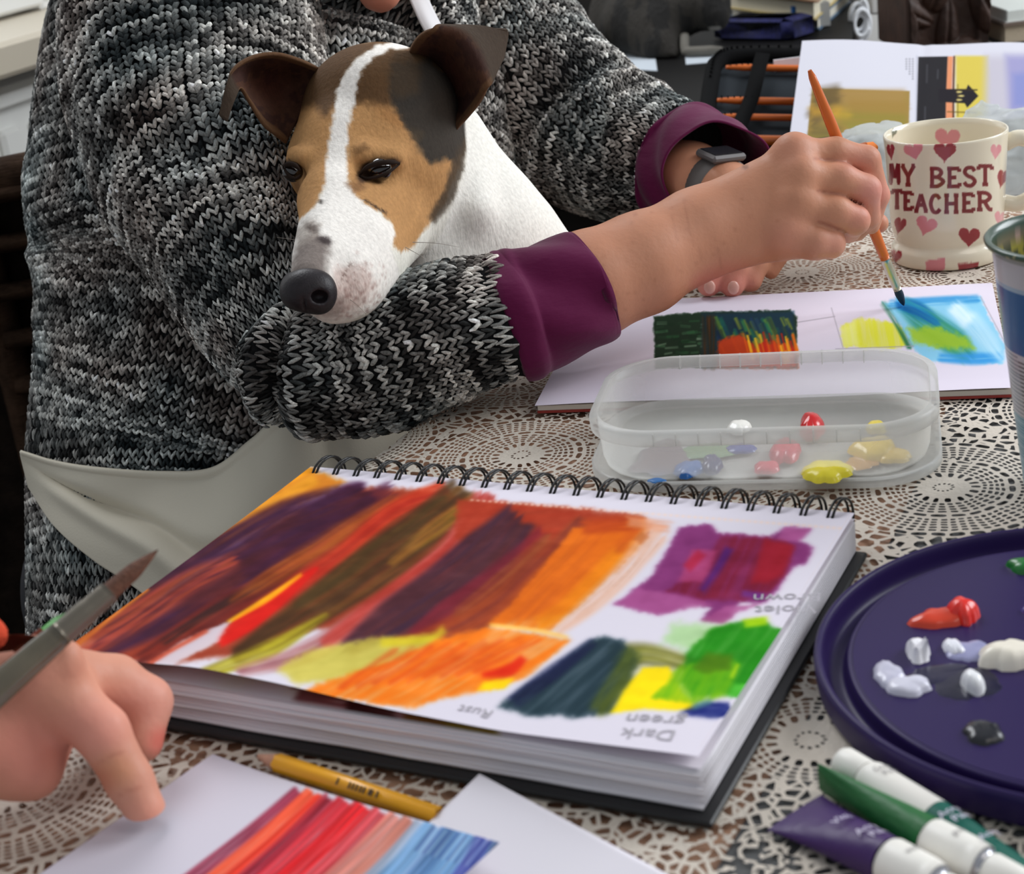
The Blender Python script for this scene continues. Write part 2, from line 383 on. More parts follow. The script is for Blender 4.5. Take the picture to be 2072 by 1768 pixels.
# radiator under the sill
m_rad = mat('radiator_enamel', rgb(232, 232, 228), 0.35)
rad = empty('radiator', LW(0.2, 0.0, zs - .5), 'white panel radiator with vertical flutes under the window sill', 'radiator')
box_obj('panel', LW(.2, -.045, zs - .31), (.75, .012, .235), m_rad, rad, ax=AXW, bev=.004)
V0, F0 = box((0, 0, 0), (.024, .008, .195), AXW, .006)
fl0 = mesh_obj('flute', V0, F0, m_rad, rad, smooth=False); me_fl = fl0.data
for k in range(20):
    f = fl0 if k == 0 else fl0.copy()
    if k: COL.objects.link(f)
    f.location = tuple(LW(-.5 + k * .0735, -.03, zs - .31))
box_obj('top_rail', LW(.2, -.03, zs - .072), (.75, .03, .009), m_rad, rad, ax=AXW, bev=.003)

# ---------------- the table
m_wood = mat('table_wood', rgb(182, 142, 116), 0.5, noise=(6, .25, (1, 10, 1)))
m_leaf = mat('table_leaf_grey', rgb(84, 84, 84), 0.4, noise=(5, .2))
tab = empty('table', L(.5, 0, -.75), 'wooden dining table under the white lace cloth', 'table')
TL0, TL1, TD0, TD1 = 0.004, 1.15, -0.95, 0.45
box_obj('tabletop', L((TL0 + TL1) / 2, (TD0 + TD1) / 2, -.0176), ((TL1 - TL0) / 2, (TD1 - TD0) / 2, .0135), m_wood, tab, ax=AXT, bev=.004)
o = box_obj('apron_rail', L((TL0 + TL1) / 2, TD1 - .08, -.075), ((TL1 - TL0) / 2 - .06, .012, .042), m_wood, tab, ax=AXT)
for a, b in ((.07, TD0 + .07), (TL1 - .07, TD0 + .07), (.07, TD1 - .07), (TL1 - .07, TD1 - .07)):
    box_obj('leg', L(a, b, -.39), (.032, .032, .36), m_wood, tab, ax=AXT, bev=.005)
# dark felt mat lying between wood and lace on the right hand side
Q = [Z(1425, 1790), Z(1560, 1560), Z(1640, 1430), Z(1790, 1110), Z(1885, 900), Z(1960, 700)]
Qr = [Z(2600, 1790), Z(2600, 700)]
pts = [np.array([q[0], q[1]]) for q in Q] + [np.array([1.2, .75]), np.array([1.0, .1])]
Vv = np.array([[p[0], p[1], -.0022] for p in pts] + [[p[0], p[1], -.0038] for p in pts]); n_ = len(pts)
Ff = [list(range(n_))[::-1], [i + n_ for i in range(n_)]] + [[i, (i + 1) % n_, (i + 1) % n_ + n_, i + n_] for i in range(n_)]
tag(mesh_obj('table_mat', Vv, Ff, m_leaf, smooth=False), 'dark grey mat glimpsed through the lace on the right of the table', 'mat')

# lace cloth : a thin sheet whose holes are cut by the material
m_lace = bpy.data.materials.new('lace_cotton'); m_lace.use_nodes = True; nt = m_lace.node_tree; N_ = nt.nodes; LK = nt.links; bs = N_['Principled BSDF']
def mth(op, a, b=None, c=None):
    n = N_.new('ShaderNodeMath'); n.operation = op
    for i, x in enumerate((a, b, c)):
        if x is None: continue
        if isinstance(x, (int, float)): n.inputs[i].default_value = x
        else: LK.new(x, n.inputs[i])
    return n.outputs[0]
tc = N_.new('ShaderNodeTexCoord'); sx = N_.new('ShaderNodeSeparateXYZ')
nz = N_.new('ShaderNodeTexNoise'); nz.inputs['Scale'].default_value = 60; nz.inputs['Detail'].default_value = 1; LK.new(tc.outputs['Object'], nz.inputs['Vector'])
nv = N_.new('ShaderNodeVectorMath'); nv.operation = 'SCALE'; LK.new(nz.outputs['Color'], nv.inputs[0]); nv.inputs['Scale'].default_value = .0045
av = N_.new('ShaderNodeVectorMath'); av.operation = 'ADD'; LK.new(tc.outputs['Object'], av.inputs[0]); LK.new(nv.outputs[0], av.inputs[1]); LK.new(av.outputs[0], sx.inputs[0])
PIT_ = 0.118
X = mth('MULTIPLY', mth('SUBTRACT', sx.outputs[0], 0.0), 1.0); Y = sx.outputs[1]
row = mth('FLOOR', mth('DIVIDE', Y, PIT_)); shift = mth('MULTIPLY', mth('MODULO', mth('ABSOLUTE', row), 2.0), PIT_ / 2)
Xs = mth('ADD', X, shift)
lx = mth('MULTIPLY', mth('SUBTRACT', mth('FRACT', mth('DIVIDE', Xs, PIT_)), .5), PIT_)
ly = mth('MULTIPLY', mth('SUBTRACT', mth('FRACT', mth('DIVIDE', Y, PIT_)), .5), PIT_)
r = mth('SQRT', mth('ADD', mth('MULTIPLY', lx, lx), mth('MULTIPLY', ly, ly)))
th = mth('DIVIDE', mth('ARCTAN2', ly, lx), 2 * math.pi)
def cells(r0, dr, n, wr, wt, twist=0.0):
    """cell holes: rings of width dr starting at r0, n holes around"""
    k = mth('DIVIDE', mth('SUBTRACT', r, r0), dr); fr = mth('ABSOLUTE', mth('SUBTRACT', mth('FRACT', k), .5))
    t = mth('ADD', mth('MULTIPLY', th, n), mth('MULTIPLY', mth('FLOOR', k), twist)); ft = mth('ABSOLUTE', mth('SUBTRACT', mth('FRACT', t), .5))
    e = mth('POWER', mth('ADD', mth('POWER', mth('DIVIDE', fr, wr), 3.0), mth('POWER', mth('DIVIDE', ft, wt), 3.0)), .333)
    return mth('SUBTRACT', 1.0, e)      # > 0 inside a hole
def band(a, b, h):
    m = mth('MULTIPLY', mth('GREATER_THAN', r, a), mth('LESS_THAN', r, b)); return mth('MULTIPLY', m, mth('GREATER_THAN', h, 0.0))
vo = N_.new('ShaderNodeTexVoronoi'); vo.feature = 'DISTANCE_TO_EDGE'; vo.inputs['Scale'].default_value = 185; LK.new(av.outputs[0], vo.inputs['Vector'])
vo2 = N_.new('ShaderNodeTexVoronoi'); vo2.feature = 'DISTANCE_TO_EDGE'; vo2.inputs['Scale'].default_value = 145; LK.new(av.outputs[0], vo2.inputs['Vector'])
holes = band(.0035, .0065, cells(.0035, .003, 12, .26, .26, .5))
for a_, b_2, h_ in ((.0125, .0185, cells(.0125, .006, 18, .40, .24)), (.0185, .0301, cells(.0185, .0029, 34, .33, .34, .0)),
                    (.0310, .0355, cells(.0310, .0045, 24, .34, .38, .5)), (.0365, .0515, cells(.0365, .0030, 62, .32, .34, .0)), (.0520, .0570, cells(.0520, .005, 38, .36, .38, .5))):
    holes = mth('MAXIMUM', holes, band(a_, b_2, h_))
outer = mth('MULTIPLY', mth('GREATER_THAN', r, .0570), mth('GREATER_THAN', vo2.outputs['Distance'], .15))
pn = N_.new('ShaderNodeTexNoise'); pn.inputs['Scale'].default_value = 9; LK.new(tc.outputs['Object'], pn.inputs['Vector'])
patch = mth('MULTIPLY', mth('MULTIPLY', mth('GREATER_THAN', pn.outputs['Fac'], .54), mth('GREATER_THAN', r, .028)), mth('LESS_THAN', r, .2))
webs = mth('GREATER_THAN', vo.outputs['Distance'], .13)
holes = mth('MAXIMUM', mth('MULTIPLY', holes, mth('SUBTRACT', 1.0, patch)), mth('MULTIPLY', patch, webs)); holes = mth('MAXIMUM', holes, outer)
thick = mth('SUBTRACT', 1.0, holes)
tr = N_.new('ShaderNodeBsdfTransparent'); mx = N_.new('ShaderNodeMixShader'); LK.new(holes, mx.inputs[0]); LK.new(bs.outputs[0], mx.inputs[1]); LK.new(tr.outputs[0], mx.inputs[2]); LK.new(mx.outputs[0], N_['Material Output'].inputs['Surface'])
bs.inputs['Base Color'].default_value = rgb(208, 197, 183); bs.inputs['Roughness'].default_value = .7
fn = N_.new('ShaderNodeTexNoise'); fn.inputs['Scale'].default_value = 420; LK.new(tc.outputs['Object'], fn.inputs['Vector'])
bp = N_.new('ShaderNodeBump'); bp.inputs['Strength'].default_value = .5; bp.inputs['Distance'].default_value = .0012; LK.new(fn.outputs['Fac'], bp.inputs['Height']); LK.new(bp.outputs[0], bs.inputs['Normal'])
# cloth grid, falling over the left edge of the table
xs = np.concatenate([np.array([-.006, -.003, 0.0]), np.linspace(.01, 1.16, 40)]); ys = np.linspace(TD0 + .01, TD1 - .002, 60)
G = np.zeros((len(xs), len(ys), 3))
for i, a in enumerate(xs):
    for j, b in enumerate(ys):
        dz = -.0008 if a >= 0.0 else -.0008 - (.0 - a) ** 1.2 * 6
        G[i, j] = L(a, b, dz)
cl = mesh_obj('lace_tablecloth', *(lambda v: (v[0], v[1]))((G.reshape(-1, 3), gridfaces(len(xs), len(ys)))), m_lace)
MC = Matrix(((EX[0], EY[0], 0, 0), (EX[1], EY[1], 0, 0), (0, 0, 1, 0), (0, 0, 0, 1))); med = Z(1065, 915)
MC = Matrix.Translation(Vector((med[0], med[1], 0))) @ MC @ Matrix.Translation(Vector((-PIT_ / 2, -PIT_ / 2, 0)))
cl.data.transform(MC.inverted()); cl.matrix_world = MC
tag(cl, 'white crocheted lace tablecloth with round medallions covering the table', 'tablecloth')

# ---------------- dark desk, cabinet and things at the back
m_blk = mat('black_desk_laminate', rgb(19, 18, 18), 0.55, spec=.12)
m_blk2 = mat('dark_cabinet', rgb(38, 34, 31), 0.5)
pt = [Z(1724, 112, 0), Z(1724, 47, 0), Z(1747, 24, 0), Z(1747, -30, 0)]
xr = pt[0]; desk = empty('desk', (.0, 1.9, -.75), 'black desk behind the table, holding books and papers', 'desk')
pf = [L(-.38, TD1 + .09, 0), L(.14, TD1 + .09, 0), L(.20, TD1 + .09, 0)] + [p for p in pt] + [np.array([.55, 2.9, 0]), np.array([.02, 2.9, 0])]
n_ = len(pf); Vv = np.array([[p[0], p[1], 0.0] for p in pf] + [[p[0], p[1], -.03] for p in pf])
Ff = [list(range(n_)), [i + n_ for i in range(n_)][::-1]] + [[i, i + n_, (i + 1) % n_ + n_, (i + 1) % n_] for i in range(n_)]
mesh_obj('desktop', Vv, Ff, m_blk, desk, smooth=False)
box_obj('side_panel', L(-.11, TD1 + .12, -.39), (.26, .015, .36), m_blk2, desk, ax=AXT)
box_obj('side_panel', (.26, 2.86, -.39), (.2, .015, .36), m_blk2, desk)
cab = empty('storage_cabinet', (.0, 2.5, 0), 'dark brown cabinet standing at the back of the black desk behind the cat', 'cabinet')
cA = W(1010, 20, 2.45); cB = W(1262, 20, 2.45); w_ = (cB[0] - cA[0]) / 2
box_obj('body', ((cA[0] + cB[0]) / 2, 2.66, .2), (w_, .15, .2), m_blk2, cab, bev=.003)
box_obj('door', ((cA[0] + cB[0]) / 2, 2.505, .2), (w_ - .008, .006, .19), m_blk2, cab, bev=.002)
tube_obj('handle', [((cA[0] + cB[0]) / 2 + .03, 2.49, .25), ((cA[0] + cB[0]) / 2 + .03, 2.48, .27), ((cA[0] + cB[0]) / 2 + .03, 2.49, .29)], .004, m_blk, cab, 8)
# white side unit to the right of the desk
m_wht = mat('white_laminate', rgb(205, 203, 200), .5)
su = empty('side_unit', (.95, 2.2, -.75), 'low white side unit at the right behind the open booklet', 'cabinet')
a0 = Z(1732, 108, -.01) + np.array([.16, 0, 0]); box_obj('worktop', (a0[0] + .62, 2.28, -.022), (.60, .42, .012), m_wht, su, bev=.002)
box_obj('carcass', (a0[0] + .62, 2.28, -.39), (.58, .40, .355), m_wht, su)
# ================================================================== PAPER THINGS ON THE TABLE
m_paint = mat('painted_paper', vcol=True, rough=.8, spec=.12)
m_paper = mat('sketch_paper', rgb(232, 228, 234), .7, bump=(260, .12, .0006))
m_black = mat('black_board', rgb(22, 22, 23), .45)
m_wire = mat('black_wire', rgb(26, 25, 26), .28, metal=.3)
m_pencilline = mat('pencil_grey', rgb(172, 167, 174), .7)
WH = 1.06     # sheet whiteness relative to the photographed colours

B0 = np.array([-.10982, .80162]); BT = .0225
def B(x, y, z=0.0):
    p = B0 + EX * x + EY * y; return np.array([p[0], p[1], z])
BW, BD = .297, .21
book = empty('sketchbook', B(BW / 2, -BD / 2, 0), 'open spiral sketchbook with streaky red, purple and orange test strokes on its top page', 'sketchbook')
box_obj('back_cover', B(.1495, -.1075, .0014), (.1525, .1085, .0014), m_black, book, ax=AXT, bev=.0007)
# page stack : sheets with wavy front edges
def page_grid(nx, ny, z0, wav, seed, x0=0.0, x1=BW, y0=0.0, y1=-BD, jit=0.0):
    xs = np.linspace(x0, x1, nx); ys = np.linspace(y0, y1, ny); X, Y = np.meshgrid(xs, ys, indexing='ij')
    t = (Y / -BD); lift = t ** 2 * wav * (.55 + .9 * (fbm(X * 14 + seed * 3.1, X * 0 + seed) - .5) * 2)
    Zz = z0 + lift; Yo = Y - jit * (fbm(X * 20 + seed, Y * 0 + 2.2 * seed) - .5) * t
    P = np.stack([B0[0] + EX[0] * X + EY[0] * Yo, B0[1] + EX[1] * X + EY[1] * Yo, Zz], -1); return P
zz = .0029
for i in range(11):
    th_ = .00134; zz += .00135
    G = page_grid(40, 14, zz + .0002, .0010 if i > 3 else .0002, i * 1.7 + 1, 0.001 + .0006 * (i % 3), BW, 0, -BD + .0008 * ((i * 5) % 4), .002)
    V, Fq = sheet(G[:, ::-1], th_); mesh_obj('page', V, Fq, m_paper, book, smooth=False)
# second sheet, its earlier painting shows in the gap under the top page
G = page_grid(220, 90, .0195, .0012, 4.4, .001, BW, 0, -BD + .001)
c = Canvas(PX(G), (228, 222, 230), WH)
for pts, w, col in (([(600, 1400), (760, 1425), (900, 1450)], 40, (120, 55, 60)), ([(700, 1425), (800, 1440)], 60, (60, 25, 25)), ([(820, 1440), (1000, 1470)], 55, (130, 90, 35)), ([(900, 1470), (1010, 1480)], 26, (150, 130, 50))):
    c.stroke(pts, w, col, 8, .85, .3, 20)
V = G[:, ::-1].reshape(-1, 3); n_ = len(V)
o = mesh_obj('page', V, gridfaces(220, 90), m_paint, book, colors=c.lin().reshape(220, 90, 3)[:, ::-1].reshape(-1, 3))
o['label'] = 'second page with dark red and olive paint under the top page'

# top page : front edge curls up, left edge droops past the table
NX, NY = 560, 360
xs = np.linspace(0, BW, NX); ys = np.linspace(0, -BD, NY); X, Y = np.meshgrid(xs, ys, indexing='ij'); t = Y / -BD
edge = np.interp(xs, [0, .04, .08, .12, .17, .22, .26, BW], [-.001, .0045, .0075, .0060, .0020, .0005, .002, .0035])
edge = np.convolve(np.pad(edge, 20, mode='edge'), np.ones(41) / 41, 'valid')
Zt = BT + (t ** 2.2) * edge[:, None] + .0012 * np.sin(X * 40 + t * 2) * t * (1 - t) - .004 * sstep(.03, 0, X) * t * (1 - t) * 1.2
TP = np.stack([B0[0] + EX[0] * X + EY[0] * Y, B0[1] + EX[1] * X + EY[1] * Y, Zt], -1)
c = Canvas(PX(TP), (222, 217, 225), WH)
c.poly([(610, 940), (700, 975), (560, 1040), (420, 1130), (300, 1215), (120, 1330), (120, 1240)], (222, 150, 52), 8, .95, 6)
c.stroke([(640, 968), (500, 1050), (400, 1118)], 26, (235, 175, 60), 6, .8, .3)
c.poly([(700, 985), (900, 992), (960, 1012), (1290, 1045), (1270, 1110), (1150, 1240), (1000, 1262), (900, 1290), (800, 1305), (640, 1270), (500, 1320), (330, 1345), (200, 1330), (170, 1310), (420, 1150), (560, 1060)], (172, 82, 56), 8, .97, 5)
c.stroke([(735, 1002), (600, 1060), (460, 1140), (330, 1225), (200, 1300)], [60, 110, 120, 110, 70], (98, 46, 58), 10, .96, .12, 30, 1, (84, 42, 78), 9)
c.stroke([(790, 990), (640, 1075), (500, 1165)], 34, (88, 38, 72), 10, .7, .3, 20, 2)
c.stroke([(470, 1135), (380, 1180), (250, 1265), (150, 1320)], [30, 50, 60, 50], (176, 92, 62), 10, .8, .4, 25, 3, (205, 105, 80), 5)
c.stroke([(620, 1150), (480, 1220), (380, 1280), (280, 1340)], [30, 60, 60, 30], (140, 58, 46), 8, .9, .25, 25, 4, (112, 50, 48), 5)
c.stroke([(560, 1165), (430, 1235), (330, 1300)], 14, (72, 48, 46), 5, .85, .5, 14, 5)
c.stroke([(800, 1012), (690, 1080), (560, 1160), (470, 1215)], [26, 44, 40, 12], (186, 112, 50), 7, .85, .35, 20, 6, (150, 85, 40), 5)
c.stroke([(905, 1005), (800, 1045), (700, 1120), (600, 1185), (500, 1260)], [70, 60, 46, 40, 30], (208, 84, 52), 7, .95, .2, 15, 7, (190, 66, 44), 5)
c.stroke([(640, 1150), (560, 1212), (500, 1258), (445, 1297)], [10, 34, 40, 26], (222, 46, 32), 4, .97, .05, 14, 8)
c.stroke([(610, 1162), (540, 1212), (462, 1258)], [8, 14, 8], (250, 196, 30), 3, .95, .1, 6, 9)
c.poly([(300, 1345), (360, 1300), (450, 1262), (470, 1255), (440, 1300), (350, 1345), (250, 1370)], (222, 217, 225), 4, .9, 4)
c.stroke([(420, 1275), (340, 1320), (290, 1350)], 9, (206, 96, 66), 3, .8, .3, 8)
c.stroke([(945, 1005), (860, 1075), (740, 1160), (620, 1240), (480, 1325)], [90, 95, 90, 70, 34], (124, 88, 46), 8, .96, .15, 20, 10, (96, 70, 42), 8)
c.stroke([(900, 1010), (800, 1075), (690, 1160), (600, 1225)], [26, 40, 36, 20], (92, 76, 40), 8, .7, .3, 15, 11)
c.stroke([(960, 1015), (880, 1070), (790, 1140)], [30, 38, 16], (178, 130, 62), 7, .85, .3, 15, 12, (150, 130, 50), 5)
c.stroke([(660, 1245), (540, 1315), (398, 1368)], [10, 38, 20], (152, 136, 44), 6, .92, .2, 14, 13, (196, 186, 60), 4)
c.stroke([(880, 1175), (740, 1250), (620, 1320), (480, 1360)], [22, 48, 44, 20], (166, 108, 112), 7, .9, .3, 22, 14, (190, 140, 140), 6)
c.stroke([(990, 1012), (930, 1105), (840, 1180), (730, 1255), (660, 1300)], [70, 74, 60, 50, 26], (192, 82, 72), 7, .95, .2, 20, 15, (206, 110, 104), 6)
c.poly([(925, 1010), (1200, 1030), (1295, 1043), (1318, 1062), (1310, 1085), (1240, 1105), (1080, 1130), (980, 1110), (920, 1090)], (184, 80, 52), 6, .95, 5, streak=(-.05, 8, 90, .25))
c.stroke([(1050, 1050), (985, 1120), (890, 1195), (790, 1255), (700, 1315)], [70, 110, 100, 80, 34], (102, 62, 72), 9, .96, .1, 20, 16, (86, 58, 82), 8)
c.stroke([(1095, 1075), (1000, 1160), (900, 1232), (830, 1280)], [20, 34, 34, 12], (148, 56, 72), 6, .85, .3, 16, 17)
c.stroke([(1110, 1085), (1010, 1180), (925, 1245)], [16, 38, 26], (178, 114, 70), 6, .9, .25, 16, 18, (160, 90, 60), 5)
c.stroke([(1185, 1055), (1090, 1150), (1000, 1230), (900, 1285), (800, 1300)], [40, 56, 60, 40, 14], (178, 94, 54), 7, .92, .2, 20, 19, (150, 78, 62), 5)
c.poly([(1160, 1068), (1305, 1050), (1312, 1072), (1290, 1112), (1235, 1165), (1185, 1212), (1112, 1276), (985, 1263), (1030, 1225), (1095, 1150)], (230, 134, 34), 5, .97, 4, streak=(2.35, 8, 120, .15))
c.stroke([(1180, 1065), (1300, 1058)], 30, (200, 96, 40), 9, .9, .3, 10)
c.stroke([(1250, 1120), (1150, 1220), (1090, 1262)], 30, (240, 160, 26), 9, .7, .3, 10, 20)
c.stroke([(1330, 1075), (1260, 1160), (1190, 1225), (1130, 1275)], [50, 46, 40, 20], (232, 190, 165), 8, .75, .35, 20, 21)
c.stroke([(1270, 1054), (1355, 1066)], 22, (226, 168, 136), 7, .8, .4, 16)
c.stroke([(1290, 1096), (1305, 1080)], 20, (200, 130, 80), 4, .8, .2, 6)
c.poly([(560, 1350), (640, 1310), (760, 1290), (880, 1285), (900, 1300), (800, 1340), (690, 1375), (600, 1385)], (212, 200, 104), 9, .9, 8)
c.stroke([(770, 1300), (870, 1290), (900, 1272)], 18, (222, 206, 60), 6, .8, .2, 8)
c.poly([(985, 1268), (1060, 1278), (1152, 1296), (1110, 1332), (1062, 1372), (980, 1398), (900, 1412), (835, 1432), (740, 1420), (598, 1402), (700, 1365), (800, 1335), (880, 1295)], (242, 142, 36), 6, .97, 5, streak=(2.6, 7, 80, .2))
for k in range(9):
    c.stroke([(1090 - 36 * k, 1290 + 3 * k), (960 - 34 * k, 1360 + 4 * k)], 13, (224, 92, 36), 6, .55, .5, 14, 30 + k)
c.stroke([(1060, 1330), (1030, 1356), (975, 1366)], [16, 26, 12], (228, 66, 24), 5, .95, .2, 8)
c.poly([(980, 1378), (1042, 1372), (1020, 1392), (965, 1398)], (250, 216, 10), 4, 1, 3)
c.stroke([(990, 1264), (1080, 1274), (1150, 1290)], 8, (248, 206, 120), 3, .9, .2, 6)
# violet swatch
c.poly([(1376, 1066), (1440, 1060), (1452, 1078), (1560, 1086), (1588, 1066), (1640, 1070), (1618, 1094), (1646, 1106), (1630, 1138), (1602, 1150), (1575, 1190), (1545, 1222), (1500, 1218), (1462, 1263), (1420, 1254), (1440, 1230), (1400, 1222), (1330, 1244), (1245, 1222), (1318, 1165), (1352, 1110)], (150, 72, 132), 5, .96, 5)
c.poly([(1588, 1066), (1640, 1070), (1618, 1096), (1570, 1094)], (186, 112, 162), 4, .9, 3)
c.poly([(1245, 1222), (1290, 1190), (1390, 1205), (1440, 1222), (1330, 1244)], (184, 110, 160), 5, .85, 4)
c.poly([(1470, 1225), (1545, 1222), (1500, 1235), (1462, 1263), (1420, 1254)], (186, 112, 160), 4, .85, 4)
c.poly([(1460, 1084), (1560, 1088), (1608, 1104), (1590, 1160), (1555, 1200), (1500, 1216), (1420, 1212), (1350, 1196), (1420, 1150)], (146, 42, 74), 6, .93, 4, streak=(2.0, 7, 90, .3))
c.poly([(1546, 1090), (1608, 1104), (1586, 1160), (1556, 1180), (1520, 1180)], (176, 44, 66), 6, .85, 3)
c.poly([(1400, 1112), (1452, 1114), (1424, 1178), (1372, 1176)], (186, 92, 138), 5, .9, 3)
c.stroke([(1420, 1118), (1390, 1150)], 20, (190, 58, 92), 5, .9, .2, 6)
c.stroke([(1476, 1108), (1446, 1160), (1420, 1196)], 17, (104, 50, 138), 5, .85, .3, 8)
c.stroke([(1545, 1206), (1500, 1200)], 14, (130, 80, 170), 5, .7, .2, 6)
# green, yellow and slate swatches
c.stroke([(1240, 1330), (1310, 1325), (1400, 1345)], [50, 46, 30], (168, 166, 76), 9, .85, .3, 16, 40, (120, 120, 50), 6)
c.poly([(1190, 1296), (1222, 1286), (1262, 1298), (1292, 1330), (1272, 1384), (1238, 1440), (1170, 1452), (1130, 1446), (1080, 1450), (1008, 1430), (1052, 1396), (1120, 1350)], (52, 76, 86), 6, .97, 6, streak=(2.4, 8, 90, .12))
c.stroke([(1200, 1300), (1120, 1360), (1040, 1420)], [18, 30, 30], (38, 46, 86), 6, .9, .3, 16, 41)
c.stroke([(1282, 1320), (1250, 1380), (1210, 1436)], [34, 44, 36], (112, 122, 52), 10, .85, .3, 12, 42)
c.poly([(1300, 1352), (1352, 1348), (1380, 1400), (1404, 1424), (1400, 1436), (1300, 1434), (1236, 1442), (1262, 1396)], (250, 226, 14), 4, .98, 3)
c.poly([(1360, 1262), (1480, 1262), (1400, 1320), (1340, 1300)], (170, 215, 140), 12, .6, 8)
c.poly([(1440, 1272), (1500, 1256), (1545, 1250), (1560, 1268), (1596, 1276), (1580, 1335), (1552, 1390), (1530, 1420), (1460, 1404), (1400, 1410), (1380, 1380), (1390, 1320)], (48, 152, 26), 5, .97, 4, streak=(2.2, 7, 80, .12))
c.poly([(1370, 1350), (1440, 1330), (1492, 1336), (1486, 1372), (1470, 1408), (1400, 1424), (1318, 1412), (1350, 1380)], (134, 190, 24), 5, .95, 4, streak=(2.1, 6, 70, .3))
c.poly([(1430, 1320), (1480, 1325), (1478, 1356), (1420, 1362), (1400, 1350)], (104, 142, 16), 6, .85, 4)
c.stroke([(1494, 1342), (1480, 1372)], 8, (206, 222, 40), 3, .9, .1, 5)
c.stroke([(1505, 1262), (1552, 1256)], 17, (186, 214, 24), 4, .9, .2, 6)
c.poly([(1486, 1384), (1550, 1388), (1532, 1420), (1470, 1408)], (112, 200, 86), 4, .85, 3)
c.poly([(1376, 1440), (1420, 1422), (1474, 1420), (1480, 1436), (1464, 1452), (1430, 1452), (1400, 1448)], (40, 54, 132), 4, .97, 3, streak=(-.1, 4, 30, .2))
c.stroke([(1400, 1432), (1440, 1418)], 12, (110, 160, 150), 5, .7, .2, 6)
for k in range(62):   # perforation
    u_ = 955 + k * 12.2; v_ = 1011 + k * 1.02 * .92; c.ell(u_, v_ + .5, 3.4, 2.6, (238, 214, 200), 1.5, alpha=.9)
c.stroke([(630, 950), (520, 1012), (440, 1070), (362, 1128)], 9, (244, 176, 44), 4, .9, .3)
c.stroke([(372, 1122), (320, 1165), (292, 1190)], 8, (236, 206, 200), 4, .85, .4)
c.stroke([(300, 1190), (230, 1245), (140, 1318)], 9, (226, 150, 64), 4, .85, .3)
c.c = c.c.reshape(NX, NY, 3)
bl_ = c.c.copy()
for ax_ in (0, 1):
    for _ in range(2): bl_ = (bl_ + np.roll(bl_, 1, ax_) + np.roll(bl_, -1, ax_) + np.roll(bl_, 2, ax_) + np.roll(bl_, -2, ax_)) / 5
c.c[3:-3, 3:-3] = .35 * c.c[3:-3, 3:-3] + .65 * bl_[3:-3, 3:-3]
wash = (fbm(X * 90, Y * 90, 5.5, 3) - .5) * 26; sat_ = (c.c.max(2) - c.c.min(2)) > 40; c.c = np.clip(c.c + (wash * sat_)[..., None], 0, 255).reshape(-1, 3)
col_ = c.lin(1.38).reshape(NX, NY, 3)
o = mesh_obj('painted_page', TP[:, ::-1].reshape(-1, 3), gridfaces(NX, NY), m_paint, book, colors=col_[:, ::-1].reshape(-1, 3))
o['label'] = 'top page with streaky red purple and orange paint'
# pencil notes upside down on the page
def on_page(u, v, size, s, ang=math.pi, bold=0.0, z=BT + .004):
    p = Z(u, v, z); q = np.linalg.inv(np.array([[EX[0], EY[0]], [EX[1], EY[1]]])) @ (p[:2] - B0)
    def f(V):
        x = q[0] + V[:, 0] * math.cos(ang) - V[:, 1] * math.sin(ang); y = q[1] + V[:, 0] * math.sin(ang) + V[:, 1] * math.cos(ang)
        i = np.clip(x / BW * (NX - 1), 0, NX - 1).astype(int); j = np.clip(-y / BD * (NY - 1), 0, NY - 1).astype(int)
        P = B0[None] + np.outer(x, EX) + np.outer(y, EY); return np.column_stack([P, Zt[i, j] + .00035 + V[:, 2]])
    text_mesh('pencil_writing', s, f, size, m_pencilline, book, .00002, bold)
on_page(1590, 1206, .0105, 'Violet\nBrown', math.pi + .25)
on_page(1318, 1462, .010, 'Dark\ngreen', math.pi + .12)
on_page(960, 1425, .008, 'Rust', math.pi)
# wire rings
def ring_geo():
    a = np.linspace(math.radians(205), math.radians(-95), 20); parts = []
    for s in (-.0014, .0014):
        C = np.stack([s * .8 + .0020 * np.cos(a), +.0032 + .0125 * np.cos(a), .0145 + .0125 * np.sin(a)], 1); parts.append(tube(C, .00068, 6))
    V, Fq = join(parts); return V @ np.array([[EX[0], EX[1], 0], [EY[0], EY[1], 0], [0, 0, 1]]), Fq
V, Fq = ring_geo(); r0 = mesh_obj('wire_ring', V, Fq, m_wire, book)
for k in range(23):
    rr = r0 if k == 0 else r0.copy()
    if k: COL.objects.link(rr)
    rr.location = tuple(B(.0085 + k * .01275, -.0005, 0))

# ---------------- second pad under the hand
PA = -.25695; PXa = np.array([math.cos(PA), math.sin(PA)]); PYa = np.array([-math.sin(PA), math.cos(PA)]); PO = np.array([.01703, .89704])
AXP = np.array([[PXa[0], PXa[1], 0], [PYa[0], PYa[1], 0], [0, 0, 1]])
def Pd(x, y, z=0.0):
    p = PO + PXa * x + PYa * y; return np.array([p[0], p[1], z])
PL, PDp = .274, .198
pad = empty('watercolour_pad', Pd(PL / 2, PDp / 2), 'watercolour pad with a green painting and a blue swatch, under the painting hand', 'pad')
m_red = mat('red_board', rgb(150, 50, 42), .6)
box_obj('back_board', Pd(PL / 2, PDp / 2, .0008), (PL / 2, PDp / 2, .0007), m_red, pad, ax=AXP)
box_obj('page_block', Pd(PL / 2 - .0005, PDp / 2, .0031), (PL / 2 - .0008, PDp / 2 - .0008, .0015), mat('cream_paper', rgb(214, 205, 192), .8), pad, ax=AXP)
nx, ny = 520, 330
X, Y = np.meshgrid(np.linspace(-.001, PL, nx), np.linspace(-.001, PDp, ny), indexing='ij')
Zp = .0055 + .0008 * sstep(.02, 0, Y) * np.sin(X * 30)
